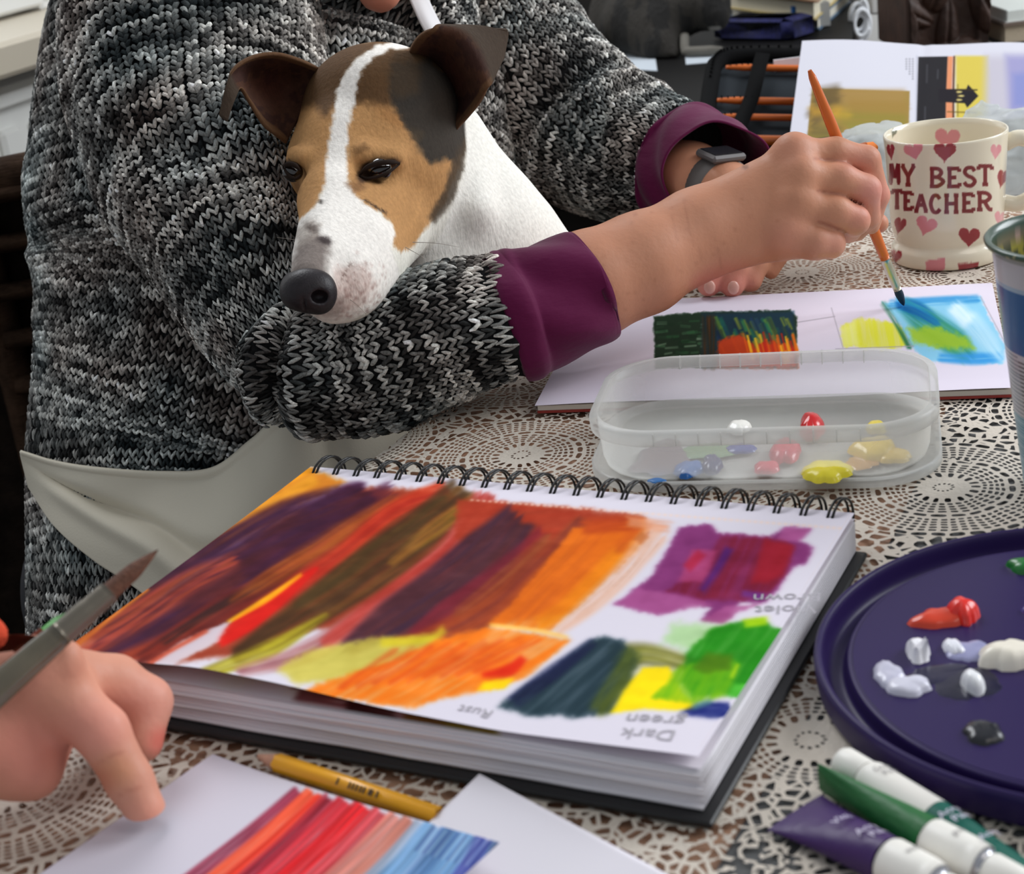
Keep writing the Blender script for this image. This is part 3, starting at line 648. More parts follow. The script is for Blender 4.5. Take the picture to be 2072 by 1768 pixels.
G = np.stack([PO[0] + PXa[0] * X + PYa[0] * Y, PO[1] + PXa[1] * X + PYa[1] * Y, Zp], -1)
c = Canvas(PX(G), (222, 215, 226), WH)
c.poly([(1322, 640), (1420, 632), (1598, 627), (1612, 640), (1612, 744), (1326, 744)], (40, 62, 42), 3, .98, 3)
rs_ = np.random.default_rng(5)
for k in range(60):
    u, v = rs_.uniform(1325, 1425), rs_.uniform(650, 740); c.stroke([(u, v), (u + rs_.uniform(10, 26), v + rs_.uniform(-4, 3))], rs_.uniform(3, 7), [(96, 140, 104), (26, 60, 34), (60, 110, 70), (150, 175, 150)][k % 4], 2, .6, .4, 4, k)
c.poly([(1420, 634), (1606, 630), (1612, 744), (1420, 744)], (28, 66, 84), 5, .95)
c.stroke([(1434, 640), (1436, 745)], 26, (104, 66, 30), 6, .9, .4, 4, 3, (60, 50, 30), 3)
for k in range(70):
    u = rs_.uniform(1448, 1606); v = rs_.uniform(640, 700); h = rs_.uniform(14, 34)
    c.stroke([(u, v), (u + h * .45, v + h)], rs_.uniform(4, 9), [(120, 160, 70), (40, 120, 100), (30, 70, 110), (180, 180, 60), (70, 90, 60), (24, 50, 80)][k % 6], 3, .7, .3, 5, k)
c.poly([(1452, 690), (1500, 676), (1530, 700), (1560, 690), (1612, 700), (1612, 744), (1450, 744)], (206, 78, 30), 6, .92, 6)
for k in range(26):
    u = rs_.uniform(1500, 1610); v = rs_.uniform(672, 700); c.stroke([(u, v), (u + 9, v + 36)], rs_.uniform(3, 7), [(240, 196, 50), (230, 120, 30), (196, 50, 28)][k % 3], 2.5, .85, .2, 5, k)
c.poly([(1702, 660), (1740, 644), (1800, 652), (1828, 662), (1838, 700), (1800, 708), (1706, 700)], (222, 222, 70), 5, .95, 5, streak=(1.4, 6, 60, .2))
c.poly([(1700, 665), (1730, 648), (1738, 700), (1706, 700)], (232, 234, 150), 7, .7, 4)
c.poly([(1786, 612), (1850, 606), (1984, 600), (2004, 645), (2034, 700), (2030, 736), (1940, 732), (1880, 730), (1848, 706), (1820, 655)], (150, 206, 230), 4, .96, 4)
c.stroke([(1800, 614), (1900, 608), (1980, 604)], 16, (72, 156, 208), 5, .85, .4, 8, 2)
c.stroke([(1830, 618), (1870, 648), (1930, 690), (1960, 722)], [30, 52, 56, 30], (84, 166, 122), 9, .9, .2, 14, 3, (60, 150, 140), 6)
c.stroke([(1815, 612), (1860, 630), (1900, 655)], [26, 34, 12], (24, 112, 176), 7, .92, .25, 10, 4, (40, 140, 180), 5)
c.poly([(1838, 664), (1900, 662), (1960, 684), (1970, 706), (1900, 704), (1850, 696)], (172, 200, 62), 8, .9, 6)
c.stroke([(1900, 724), (1970, 726), (2028, 722)], [16, 24, 20], (70, 160, 220), 6, .85, .3, 12, 5)
c.stroke([(1960, 640), (2000, 690), (2030, 730)], [40, 40, 14], (196, 226, 240), 10, .8, .3, 8, 6)
c.stroke([(1930, 620), (1960, 650)], 34, (228, 240, 244), 9, .8, .2, 8, 7)
c.stroke([(1786, 612), (1812, 650), (1842, 704)], [12, 10, 12], (52, 122, 92), 4, .9, .4, 5, 8)
for q in ([(1682, 622), (1706, 704)], [(1614, 652), (1690, 640)], [(1984, 600), (2040, 705)], [(1690, 706), (1850, 700)]): c.stroke(q, 2.2, (176, 170, 180), 1.2, .7, sm=False)
o = mesh_obj('painted_sheet', G.reshape(-1, 3), gridfaces(nx, ny), m_paint, pad, colors=c.lin(1.25))

# ---------------- two loose cards at the front
def card(name, G, c, label):
    nu, nv = G.shape[:2]; V, Fq = sheet(G, .0003); col = np.tile(np.array(c.lin()), (2, 1)); col[nu * nv:] = s2l((225, 220, 228))
    o = mesh_obj(name, V, Fq, m_paint, None, colors=col); base(o, G[nu // 2, nv // 2] * [1, 1, 0]); return tag(o, label, 'paper', 'loose paper cards at the front')
A_, Bc, Dc = Z(970, 1565, .0088), Z(1350, 1768, .0030), Z(850, 1681, .0040)
dx = (Bc - A_) / np.linalg.norm(Bc - A_); dy = (Dc - A_) / np.linalg.norm(Dc - A_)
s_, t_ = np.meshgrid(np.linspace(0, .148, 60), np.linspace(0, .105, 60), indexing='ij')
G = A_ + dx * s_[..., None] + dy * t_[..., None]
G[..., 2] = np.maximum(G[..., 2], .0007)
c = Canvas(PX(G), (222, 217, 224), WH); c.ell(1143, 1685, 5, 7, (150, 196, 170), 3); c.stroke([(1350, 1740), (1100, 1768)], 3, (222, 217, 224), 1)
card('paper_card', G[:, ::-1], Canvas(PX(G[:, ::-1]), (222, 217, 224), WH), 'blank white paper card whose corner lies over the yellow pencil')
A_ = Z(430, 1525, .0012); Bc = Z(1012, 1703, .0125); Dc = Z(80, 1768, .0012)
dy = (Dc - A_) / np.linalg.norm(Dc - A_); nu, nv = 330, 170
s_ = np.linspace(0, 1, nu); e = A_[None] + (Bc - A_)[None] * s_[:, None]
e[:, 2] = .0012 + .0113 * s_ ** 1.6
G = e[:, None] + dy[None, None] * np.linspace(0, .11, nv)[None, :, None]
c = Canvas(PX(G), (214, 209, 218), WH)
stk = [((606, 1602), (370, 1790), 30, (148, 62, 84)), ((632, 1606), (420, 1790), 34, (226, 92, 62)), ((650, 1612), (440, 1795), 22, (206, 66, 50)), ((668, 1616), (470, 1800), 30, (150, 44, 60)), ((700, 1622), (510, 1805), 40, (190, 56, 66)),
       ((735, 1630), (545, 1810), 40, (204, 42, 48)), ((770, 1642), (590, 1820), 34, (190, 70, 76)), ((800, 1650), (620, 1820), 30, (196, 128, 116)), ((828, 1658), (660, 1825), 28, (172, 112, 98)), ((850, 1664), (700, 1820), 24, (150, 160, 176)),
       ((876, 1668), (730, 1830), 38, (112, 146, 178)), ((915, 1676), (780, 1840), 40, (88, 122, 160)), ((950, 1686), (830, 1840), 40, (112, 150, 186)), ((982, 1696), (880, 1840), 38, (72, 80, 142)), ((1002, 1702), (920, 1840), 16, (62, 82, 118))]
for k, (p, q, w, cc) in enumerate(stk): c.stroke([p, ((p[0] + q[0]) / 2 + 10, (p[1] + q[1]) / 2 - 4), q], w, cc, 5, .95, .15, 5, k * 1.3, tuple(np.clip(np.array(cc) * 1.18 + 6, 0, 255)), 4)
for k in range(16): c.stroke([(880 + 8 * k, 1672 + 2.2 * k), (840 + 8 * k, 1722 + 2.2 * k)], 4, (168, 190, 212) if k % 2 else (70, 84, 140), 2.5, .6, .3, 6, k)
card('painted_card', G[:, ::-1], Canvas(np.zeros((1, 2)), (0, 0, 0)) if 0 else type('q', (), {'lin': lambda s: c.lin(1.25).reshape(nu, nv, 3)[:, ::-1].reshape(-1, 3)})(), 'white card with red and blue brush strokes under the pointing finger')

# ---------------- yellow pencil
m_yel = mat('yellow_lacquer', rgb(236, 166, 22), .35, coat=.3); m_wd = mat('pencil_wood', rgb(186, 140, 116), .7, noise=(200, .1)); m_gr = mat('graphite', rgb(60, 58, 60), .35)
p0, p1 = Z(517, 1528, .004), Z(893, 1655, .0036); d = (p1 - p0); d /= np.linalg.norm(d)
pen = empty('pencil', p0 * [1, 1, 0], 'yellow pencil with a bare wooden tip lying along the sketchbook', 'pencil')
tube_obj('wooden_tip', [p0 + d * .0015, p0 + d * .012], [.0009, .0036], m_wd, pen, 16)
tube_obj('lead', [p0, p0 + d * .0018], [.0003, .001], m_gr, pen, 8)
tube_obj('shaft', [p0 + d * .0118, p0 + d * .0925], [.0039, .0039], m_yel, pen, 6)
sd = np.cross(d, [0, 0, 1]); sd /= np.linalg.norm(sd)
for k, x in enumerate((.046, .052, .0538, .0556, .0575, .0592, .0618, .063, .0655)):
    pc = p0 + d * x + sd * .0022 + np.array([0, 0, .0030]); V, Fq = box(pc, (.0003, .0013, .0002), np.array([d, sd * .8 + np.array([0, 0, -.6]), np.cross(d, sd * .8 + np.array([0, 0, -.6]))]))
    mesh_obj('printed_mark', V, Fq, m_gr, pen, smooth=False)
# ================================================================== TUB, MUG, POT, PALETTE, TUBES
def plastic(name, tint, clear, rough=.25, bump=True):
    m = bpy.data.materials.new(name); m.use_nodes = True; nt = m.node_tree; b = nt.nodes['Principled BSDF']; b.inputs['Base Color'].default_value = tint; b.inputs['Roughness'].default_value = rough
    t = nt.nodes.new('ShaderNodeBsdfTransparent'); t.inputs[0].default_value = (.96, .97, .97, 1); x = nt.nodes.new('ShaderNodeMixShader')
    fr = nt.nodes.new('ShaderNodeLayerWeight'); fr.inputs['Blend'].default_value = .25; mr = nt.nodes.new('ShaderNodeMapRange'); mr.inputs['To Min'].default_value = clear; mr.inputs['To Max'].default_value = max(clear - .45, .05)
    nt.links.new(fr.outputs['Facing'], mr.inputs['Value']); nt.links.new(mr.outputs[0], x.inputs[0]); tl = nt.nodes.new('ShaderNodeBsdfTranslucent'); tl.inputs[0].default_value = tint; x2 = nt.nodes.new('ShaderNodeMixShader'); x2.inputs[0].default_value = .5; nt.links.new(b.outputs[0], x2.inputs[1]); nt.links.new(tl.outputs[0], x2.inputs[2]); nt.links.new(x2.outputs[0], x.inputs[1]); nt.links.new(t.outputs[0], x.inputs[2]); nt.links.new(x.outputs[0], nt.nodes['Material Output'].inputs['Surface'])
    if bump:
        n = nt.nodes.new('ShaderNodeTexNoise'); n.inputs['Scale'].default_value = 40; bp = nt.nodes.new('ShaderNodeBump'); bp.inputs['Strength'].default_value = .15; bp.inputs['Distance'].default_value = .002; nt.links.new(n.outputs['Fac'], bp.inputs['Height']); nt.links.new(bp.outputs[0], b.inputs['Normal'])
    return m
m_tub = plastic('milky_plastic', rgb(236, 234, 230), .74); m_tubrim = plastic('milky_plastic_rim', rgb(236, 235, 232), .54)
cTub = (Z(1200, 995) + Z(1900, 980) + Z(1240, 715, .034) + Z(1890, 715, .034)) / 4; cTub[2] = 0
ta = -.262; TX = np.array([math.cos(ta), math.sin(ta)]); TY = np.array([-math.sin(ta), math.cos(ta)])
def rrect(hx, hy, r, z, n=18):
    P = []
    for k, (sx_, sy_) in enumerate(((1, 1), (-1, 1), (-1, -1), (1, -1))):
        for a in np.linspace(0, math.pi / 2, n):
            an = a + k * math.pi / 2; P.append((sx_ * (hx - r) + r * math.cos(an), sy_ * (hy - r) + r * math.sin(an), z))
    return np.array(P)
def tubw(P): return np.stack([cTub[0] + TX[0] * P[:, 0] + TY[0] * P[:, 1], cTub[1] + TX[1] * P[:, 0] + TY[1] * P[:, 1], P[:, 2]], 1)
def loft_loops(loops, close_last=False, close_first=False):
    n = len(loops[0]); V = np.concatenate([tubw(l) for l in loops]); Fq = []
    for i in range(len(loops) - 1):
        for j in range(n): Fq.append([i * n + j, i * n + (j + 1) % n, (i + 1) * n + (j + 1) % n, (i + 1) * n + j])
    if close_last: Fq.append([(len(loops) - 1) * n + j for j in range(n)])
    if close_first: Fq.append([j for j in range(n)][::-1])
    return V, Fq
HX, HY = .0865, .055
tub = empty('plastic_tub', cTub, 'clear rounded plastic food tub with dabs of paint inside, behind the spiral sketchbook', 'tub')
RR = .034
V, Fq = loft_loops([rrect(HX - .004, HY - .004, RR - .004, .0045), rrect(HX - .0025, HY - .0025, RR - .002, .0058), rrect(HX - .001, HY - .001, RR, .010), rrect(HX, HY, RR, .026), rrect(HX, HY, RR, .0335)], close_first=True)
o = mesh_obj('tub_body', V, Fq, m_tub, tub)
mo = o.modifiers.new('t', 'SOLIDIFY'); mo.thickness = .0006; mo.offset = 1
V, Fq = loft_loops([rrect(HX + .0002, HY + .0002, RR, .0338), rrect(HX + .0042, HY + .0042, RR + .003, .0334), rrect(HX + .0048, HY + .0048, RR + .004, .0318), rrect(HX + .0046, HY + .0046, RR + .004, .0262), rrect(HX + .0034, HY + .0034, RR + .003, .0262)])
mesh_obj('rim', V, Fq, m_tubrim, tub)
k_ = 0
for sy_ in (-1, 1):
    for xx in np.linspace(-.052, .052, 10):
        Vb, Fb = box((0, 0, 0), (.0003, .0022, .0036)); Vb = Vb + [xx, sy_ * (HY + .0026), .0298]; mesh_obj('rib', tubw(Vb), Fb, m_tubrim, tub, smooth=False)
V, Fq = loft_loops([rrect(HX + .003, HY + .003, RR, .0008), rrect(HX + .0055, HY + .0055, RR + .003, .0012), rrect(HX + .0055, HY + .0055, RR + .003, .0062), rrect(HX + .0042, HY + .0042, RR + .002, .0066), rrect(HX + .002, HY + .002, RR, .0036)], close_first=True, close_last=True)
mesh_obj('lid', V, Fq, m_tubrim, tub)
def dab(px_, py_, z, rx_, ry_, h, col, parent, name='paint_dab', seed=0, ang=0.0, rough=.25, label=None, lump=.35, plane=None):
    c0 = Z(px_, py_, z); dep = (c0[1] * CP - (c0[2] - CAMH) * SP); ex_ = rx_ * dep / F; ey_ = ry_ * dep / F / max(.3, (CAMH - z) / dep)
    n, mrad = 40, 12; V = []; a = np.linspace(0, 2 * np.pi, n, endpoint=False)
    for i in range(mrad):
        f = i / (mrad - 1); r = f * (1 + lump * (fbm(np.cos(a) * 1.6 + 5 + seed, np.sin(a) * 1.6 + 5 + seed * 2) - .5) * 2)
        x = r * ex_ * np.cos(a); y = r * ey_ * np.sin(a); hh = h * np.sqrt(np.clip(1 - f ** 2.6, 0, 1)) * (.82 + .35 * fbm(x * 140 + seed, y * 140 + 3 * seed, 0., 2))
        V.append(np.stack([c0[0] + x * math.cos(ang) - y * math.sin(ang), c0[1] + x * math.sin(ang) + y * math.cos(ang), z + hh], 1))
    V = np.array(V).transpose(1, 0, 2).reshape(-1, 3); m = mat(name + '_' + str(seed), rgb(*col), rough, coat=.2)
    o = mesh_obj(name, V, [list(map(int, q)) for q in gridfaces(n, mrad, True)], m, parent)
    if label: o['label'] = label
    return o
zf = .0062
for args in ((1642, 872, 24, 22, .009, (205, 22, 28), 'glossy red paint dab'), (1495, 868, 24, 12, .004, (240, 238, 230), 'white paint dab'), (1340, 925, 62, 32, .0007, (120, 108, 112), 'thin grey paint smear'),
             (1440, 912, 60, 16, .0008, (120, 150, 110), 'pale green paint smear'), (1500, 908, 32, 10, .002, (40, 66, 150), 'blue paint dab'), (1392, 952, 30, 17, .004, (26, 96, 170), 'bright blue paint dab'),
             (1440, 944, 22, 17, .005, (24, 34, 96), 'navy paint dab'), (1328, 973, 21, 5, .001, (50, 120, 190), 'small blue paint dab'), (1590, 915, 30, 26, .005, (206, 50, 76), 'crimson paint dab'),
             (1550, 948, 26, 12, .003, (214, 60, 84), 'pink paint smear'), (1670, 958, 50, 21, .005, (246, 228, 50), 'lemon yellow paint dab'), (1765, 912, 48, 20, .006, (246, 208, 60), 'warm yellow paint dab'),
             (1810, 925, 36, 14, .003, (240, 200, 60), 'yellow paint dab'), (1745, 935, 32, 16, .001, (206, 150, 70), 'ochre paint smear'), (1772, 868, 20, 12, .004, (246, 220, 70), 'small yellow paint dab')):
    dab(args[0], args[1], zf, args[2], args[3], args[4], args[5], tub, seed=len(bpy.data.objects) % 97, label=args[6], ang=ta)

# ---------------- mug
m_mug = mat('glazed_earthenware', vcol=True, rough=.16, coat=.4)
MC_ = np.array([.330, 1.1113]); nT = 640
out = np.array([(.0, .0012), (.030, .0004), (.0375, .0), (.0394, .002), (.0398, .006), (.0392, .0105), (.0372, .0135), (.0366, .0155), (.0376, .019), (.0392, .026), (.0402, .040), (.0412, .060), (.0422, .080), (.0428, .0895)])
zfine = np.concatenate([np.linspace(0, 6, 20)[:-1], np.linspace(6, 13, 215)]); po = catmull(out, 14 * 30); po = np.stack([np.interp(zfine, np.linspace(0, 13, len(po)), po[:, 0]), np.interp(zfine, np.linspace(0, 13, len(po)), po[:, 1])], 1)
lip = np.array([(.0426, .0908), (.0420, .0913), (.0412, .0908), (.0405, .089)]); inn = np.stack([np.interp(np.linspace(0, 1, 90), [0, .9, 1], [.0400, .0345, .028]), np.linspace(.088, .007, 90)], 1); inn = np.concatenate([inn, [(.015, .006), (0, .006)]])
prof = np.concatenate([po, lip, inn]); V, _ = lathe(prof, nT, (MC_[0], MC_[1], 0)); Fm = gridfaces(nT, len(prof), True); V3 = V.reshape(nT, len(prof), 3)
camp = np.array([0, 0, CAMH]); rad = V3 - np.array([MC_[0], MC_[1], 0]); rad[..., 2] = 0; fac = ((camp - V3) * rad).sum(-1)
isout = np.zeros(len(prof), bool); isout[:len(po) + 2] = True
P2 = PX(V3); hid = np.where(isout[None, :], fac < 0, fac > 0); P2[hid] = -9999
CRM = (232, 222, 200); c = Canvas(P2, CRM, 1.0)
def heart(cx, cy, s_, col, ang=0.0, sq=1.0, can=None):
    t = np.linspace(0, 2 * np.pi, 26, endpoint=False); x = 16 * np.sin(t) ** 3 / 16; y = -(13 * np.cos(t) - 5 * np.cos(2 * t) - 2 * np.cos(3 * t) - np.cos(4 * t)) / 16
    X_, Y_ = x * s_ * sq, y * s_; (can or c).poly([(cx + a * math.cos(ang) - b * math.sin(ang), cy + a * math.sin(ang) + b * math.cos(ang)) for a, b in zip(X_, Y_)], col, 1.5, .96, 1.2, 5)
RD, PK, LP = (150, 44, 52), (218, 130, 140), (226, 150, 156)
inner_only = np.where(isout[None, :] & np.ones((nT, 1), bool), -9999, 1)[..., None]
heart(1849, 304, 20, PK, -.25); heart(1912, 305, 23, RD, .05); heart(2015, 305, 18, LP, .1, .6); heart(1802, 305, 18, RD, -.1, .45); heart(2028, 360, 21, RD, .2, .5)
heart(1821, 455, 20, RD, .25, .6); heart(1874, 455, 22, PK, .3); heart(1961, 478, 22, RD, .05); heart(2023, 440, 16, LP, .2, .7); heart(1812, 518, 16, RD, .1, .8)
c.poly([(1872, 528), (1912, 521), (1912, 545), (1895, 552), (1874, 546)], PK, 1.5, .95, 1.5, 5); c.poly([(1938, 534), (1980, 530), (1978, 546), (1962, 551), (1940, 548)], RD, 1.5, .95, 1.5, 5)
def strk(segs, w=6.5):
    for q in segs:
        if isinstance(q[0], tuple): c.stroke(list(q), w, (122, 30, 36), 1.2, .97, sm=len(q) > 2)
def letter(ch, x0, y0, x1, y1, x2=None):
    X_ = lambda a: x0 + a * (x1 - x0); Q = lambda a, b, dy=0: (x0 + a * (x1 - x0), y0 + b * (y1 - y0) + slope * (a * (x1 - x0) + x0 - 1800))
    slope = 0.0; S = []
    if ch == 'M': S = [[Q(.12, 1), Q(.16, 0)], [Q(.16, 0), Q(.5, .75)], [Q(.5, .75), Q(.84, 0)], [Q(.84, 0), Q(.88, 1)], [Q(0, 1), Q(.26, 1)], [Q(.74, 1), Q(1, 1)]]
    if ch == 'Y': S = [[Q(.05, 0), Q(.5, .55)], [Q(.95, 0), Q(.5, .55)], [Q(.5, .5), Q(.5, 1)], [Q(.3, 1), Q(.7, 1)], [Q(0, 0), Q(.25, 0)], [Q(.75, 0), Q(1, 0)]]
    if ch == 'B': S = [[Q(.2, 0), Q(.2, 1)], [Q(.05, 0), Q(.6, .02), Q(.82, .22), Q(.6, .46), Q(.25, .47)], [Q(.6, .48), Q(.95, .72), Q(.6, .98), Q(.05, 1)]]
    if ch == 'E': S = [[Q(.2, 0), Q(.2, 1)], [Q(.02, 0), Q(.92, 0)], [Q(.92, 0), Q(.92, .18)], [Q(.2, .5), Q(.7, .5)], [Q(.02, 1), Q(.95, 1)], [Q(.95, 1), Q(.95, .8)]]
    if ch == 'S': S = [[Q(.88, .2), Q(.7, .02), Q(.3, .03), Q(.12, .25), Q(.35, .45), Q(.7, .56), Q(.9, .76), Q(.65, .98), Q(.28, .97), Q(.08, .8)]]
    if ch == 'T': S = [[Q(.5, 0), Q(.5, 1)], [Q(.02, 0), Q(.98, 0)], [Q(.03, 0), Q(.03, .2)], [Q(.97, 0), Q(.97, .2)], [Q(.3, 1), Q(.7, 1)]]
    if ch == 'A': S = [[Q(.5, 0), Q(.15, 1)], [Q(.5, 0), Q(.88, 1)], [Q(.28, .64), Q(.74, .64)], [Q(0, 1), Q(.3, 1)], [Q(.72, 1), Q(1, 1)]]
    if ch == 'C': S = [[Q(.9, .22), Q(.65, .02), Q(.3, .08), Q(.1, .5), Q(.3, .92), Q(.65, .98), Q(.92, .8)]]
    if ch == 'H': S = [[Q(.2, 0), Q(.2, 1)], [Q(.8, 0), Q(.8, 1)], [Q(.2, .5), Q(.8, .5)], [Q(.05, 0), Q(.35, 0)], [Q(.65, 0), Q(.95, 0)], [Q(.05, 1), Q(.35, 1)], [Q(.65, 1), Q(.95, 1)]]
    if ch == 'R': S = [[Q(.2, 0), Q(.2, 1)], [Q(.02, 0), Q(.6, .02), Q(.85, .25), Q(.6, .5), Q(.22, .52)], [Q(.5, .52), Q(.78, .95), Q(1, 1)], [Q(.02, 1), Q(.38, 1)]]
    strk([tuple(s_) for s_ in S], 7.8)
for ch, a, b, d, e in (('M', 1800, 331, 1821, 370), ('Y', 1824, 335, 1851, 374), ('B', 1880, 341, 1910, 377), ('E', 1916, 341, 1943, 377), ('S', 1949, 339, 1975, 376), ('T', 1979, 336, 2008, 373),
                       ('T', 1804, 386, 1826, 420), ('E', 1828, 390, 1847, 423), ('A', 1850, 393, 1877, 427), ('C', 1881, 395, 1904, 430), ('H', 1909, 395, 1941, 429), ('E', 1946, 393, 1971, 427), ('R', 1976, 390, 2008, 424)):
    letter(ch, a, b, d, e)
cols = c.c.reshape(nT, len(prof), 3)
# hearts on the inside of the far wall
Pi = PX(V3); Pi[~((fac < 0) & (~isout[None, :]))] = -9999; c2 = Canvas(Pi, CRM, 1.0); heart(1917, 280, 26, PK, .05, 1.0, c2); heart(1809, 268, 10, (110, 110, 90), .3, .5, c2)
c2c = c2.c.reshape(cols.shape); k = ~isout; cols[:, k] = c2c[:, k]
mug = empty('mug', (MC_[0], MC_[1], 0), 'cream mug painted with pink and red hearts and the words MY BEST TEACHER', 'mug')
mesh_obj('mug_body', V, Fm, m_mug, mug, colors=s2l(cols.reshape(-1, 3)) * 1.02)
hd = np.array([math.cos(-.22), math.sin(-.22), 0]); hc = np.array([MC_[0], MC_[1], 0]); pts = [(.0385, .078), (.050, .082), (.061, .076), (.066, .060), (.062, .043), (.050, .035), (.038, .037)]
Cc = catmull(np.array([hc + hd * a + [0, 0, b] for a, b in pts]), 40); V, Fq = tube(Cc, .0058, 14, True, 1.0); o = mesh_obj('handle', V, Fq, None, mug, colors=np.tile(s2l(CRM) * 1.02, (len(V), 1))); o.data.materials.append(m_mug)

# ---------------- paint pot (reused yoghurt pot) at the right edge
m_pot = mat('printed_pot', vcol=True, rough=.3, coat=.2)
PC = np.array([.27337, .70112]); H_, rt_, rb_ = .12855, .04555, .02773
pr = [(0, .0015), (rb_ - .002, .001), (rb_, .0), (rb_ + .0006, .003)] + [(rb_ + .0006 + (rt_ * .93 - rb_) * f, .003 + (H_ - .007) * f) for f in np.linspace(.02, 1, 220)] + [(rt_ * .96, H_ - .0035), (rt_ + .0002, H_ - .0028), (rt_ + .0008, H_ - .001), (rt_, H_), (rt_ * .965, H_), (rt_ * .925, H_ - .003), (rt_ * .91, H_ - .008)] + [(rt_ * .91 - f * .012, H_ - .008 - f * .05) for f in np.linspace(.1, 1, 20)] + [(0.0, H_ - .058)]
pr = np.array(pr); nP = 220; V, _ = lathe(pr, nP, (PC[0], PC[1], 0)); Vg = V.reshape(nP, len(pr), 3); zc = Vg[..., 2] / H_; th_ = np.arctan2(Vg[..., 1] - PC[1], Vg[..., 0] - PC[0])
C_ = np.zeros(Vg.shape) + np.array((196, 192, 196.)); nin = 4 + 220 + 3
def bandc(a, b, col, cond=True):
    k = (zc >= a) & (zc < b) & cond; C_[k] = col
bandc(.0, .97, (186, 184, 190)); bandc(.60, .845, (18, 84, 142)); bandc(.955, .975, (150, 152, 150)); bandc(.845, .86, (150, 170, 190))
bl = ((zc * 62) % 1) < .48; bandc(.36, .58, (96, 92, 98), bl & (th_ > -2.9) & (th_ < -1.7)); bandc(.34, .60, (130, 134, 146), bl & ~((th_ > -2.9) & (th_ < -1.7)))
bl2 = ((zc * 85) % 1) < .55; bandc(0, .34, (150, 178, 190)); bandc(0, .34, (78, 128, 148), bl2)
ng = fbm(np.cos(th_) * 3 + 5, np.sin(th_) * 3 + 5, zc * 20)
C_[:, nin - 3:][...] = (206, 196, 160); idx_ = np.arange(len(pr))[None, :] + 0 * zc
k = (idx_ >= nin - 3) & (idx_ <= nin + 2); C_[k] = np.where((ng[k] > .36)[:, None], np.array((52, 76, 62.)), np.array((150, 146, 110.)))
k = (idx_ > nin + 2); C_[k] = (120, 112, 92); C_[k & (ng > .5)] = (70, 76, 60); C_[k & (ng > .62)] = (160, 152, 70); C_[k & (ng < .36)] = (176, 150, 140)
pot = empty('paint_pot', (PC[0], PC[1], 0), 'tall plastic pot with blue band, striped label and green paint crusted on its rim', 'pot')
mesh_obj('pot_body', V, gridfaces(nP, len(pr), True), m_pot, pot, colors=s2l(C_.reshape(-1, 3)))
m_water = mat('murky_water', rgb(96, 92, 70), .06); Vw, Fw = lathe(np.array([(0, H_ - .05), (rt_ * .8, H_ - .05)]), 40, (PC[0], PC[1], 0)); mesh_obj('murky_water', Vw, Fw, m_water, pot)

# ---------------- purple palette plate
m_pal = mat('purple_plastic', rgb(40, 25, 76), .40, spec=.3)
PLC = np.array([.21377, .5344]); R_ = .1075
prf = catmull(np.array([(0, .0095), (.05, .0095), (.0880, .0095), (.0925, .0094), (.0945, .0085), (.0955, .0040), (.0975, .0026), (.1010, .0030), (.1030, .0060), (.1040, .0118), (.1052, .0136), (.1066, .0134), (R_, .0112), (R_ - .0004, .0050), (.1062, .0010), (.1030, .0006), (.0900, .0006), (0, .0006)]), 110)
V, Fq = lathe(prf, 160, (PLC[0], PLC[1], .0002)); pal = empty('palette', (PLC[0], PLC[1], 0), 'round dark purple plastic palette with dabs of red, white and black paint', 'palette')
mesh_obj('plate', V, np.array(Fq), m_pal, pal)
zp = .0096
for a in ((1905, 1254, 62, 20, .004, (214, 62, 32), 'orange red paint smear'), (1948, 1248, 32, 20, .008, (232, 46, 34), 'red paint dab'), (1858, 1322, 24, 16, .006, (244, 242, 246), 'white paint dab with peaks'),
          (1800, 1368, 30, 30, .003, (196, 194, 212), 'translucent white paint smear'), (1836, 1392, 46, 20, .004, (214, 212, 226), 'white paint smear'), (1930, 1315, 20, 16, .004, (232, 232, 240), 'white paint dab'),
          (1962, 1318, 46, 22, .002, (150, 150, 186), 'thin white paint smear'), (2040, 1334, 62, 26, .007, (240, 232, 216), 'large cream white paint dab'), (1969, 1392, 22, 17, .007, (240, 240, 242), 'small white paint dab'),
          (1960, 1382, 66, 34, .0005, (24, 20, 48), 'dark paint smear'), (1900, 1365, 70, 22, .0005, (26, 20, 54), 'dark paint smear'), (1990, 1482, 42, 26, .003, (26, 26, 32), 'black paint dab'),
          (2078, 1150, 36, 16, .004, (20, 110, 40), 'green paint dab'), (2110, 1240, 40, 18, .003, (60, 40, 120), 'blue paint smear')):
    dab(a[0], a[1], zp, a[2], a[3], a[4], a[5], pal, seed=len(bpy.data.objects) % 89, label=a[6], lump=.36)
V = []; c0 = Z(1858, 1316, .0135)
for a, h in ((-.5, .009), (.4, .008), (2.2, .006), (-2, .006)):
    o_ = np.array([math.cos(a), math.sin(a), 0]) * .0018; V.append(tube([c0 + o_ - [0, 0, .004], c0 + o_ * 1.4 + [0, 0, .002], c0 + o_ * 2 + [0, 0, h * .6]], [.0026, .0016, .0002], 8))
Vv, Ff = join(V); mesh_obj('paint_peak', Vv, Ff, mat('white_paint', rgb(244, 242, 246), .3), pal)

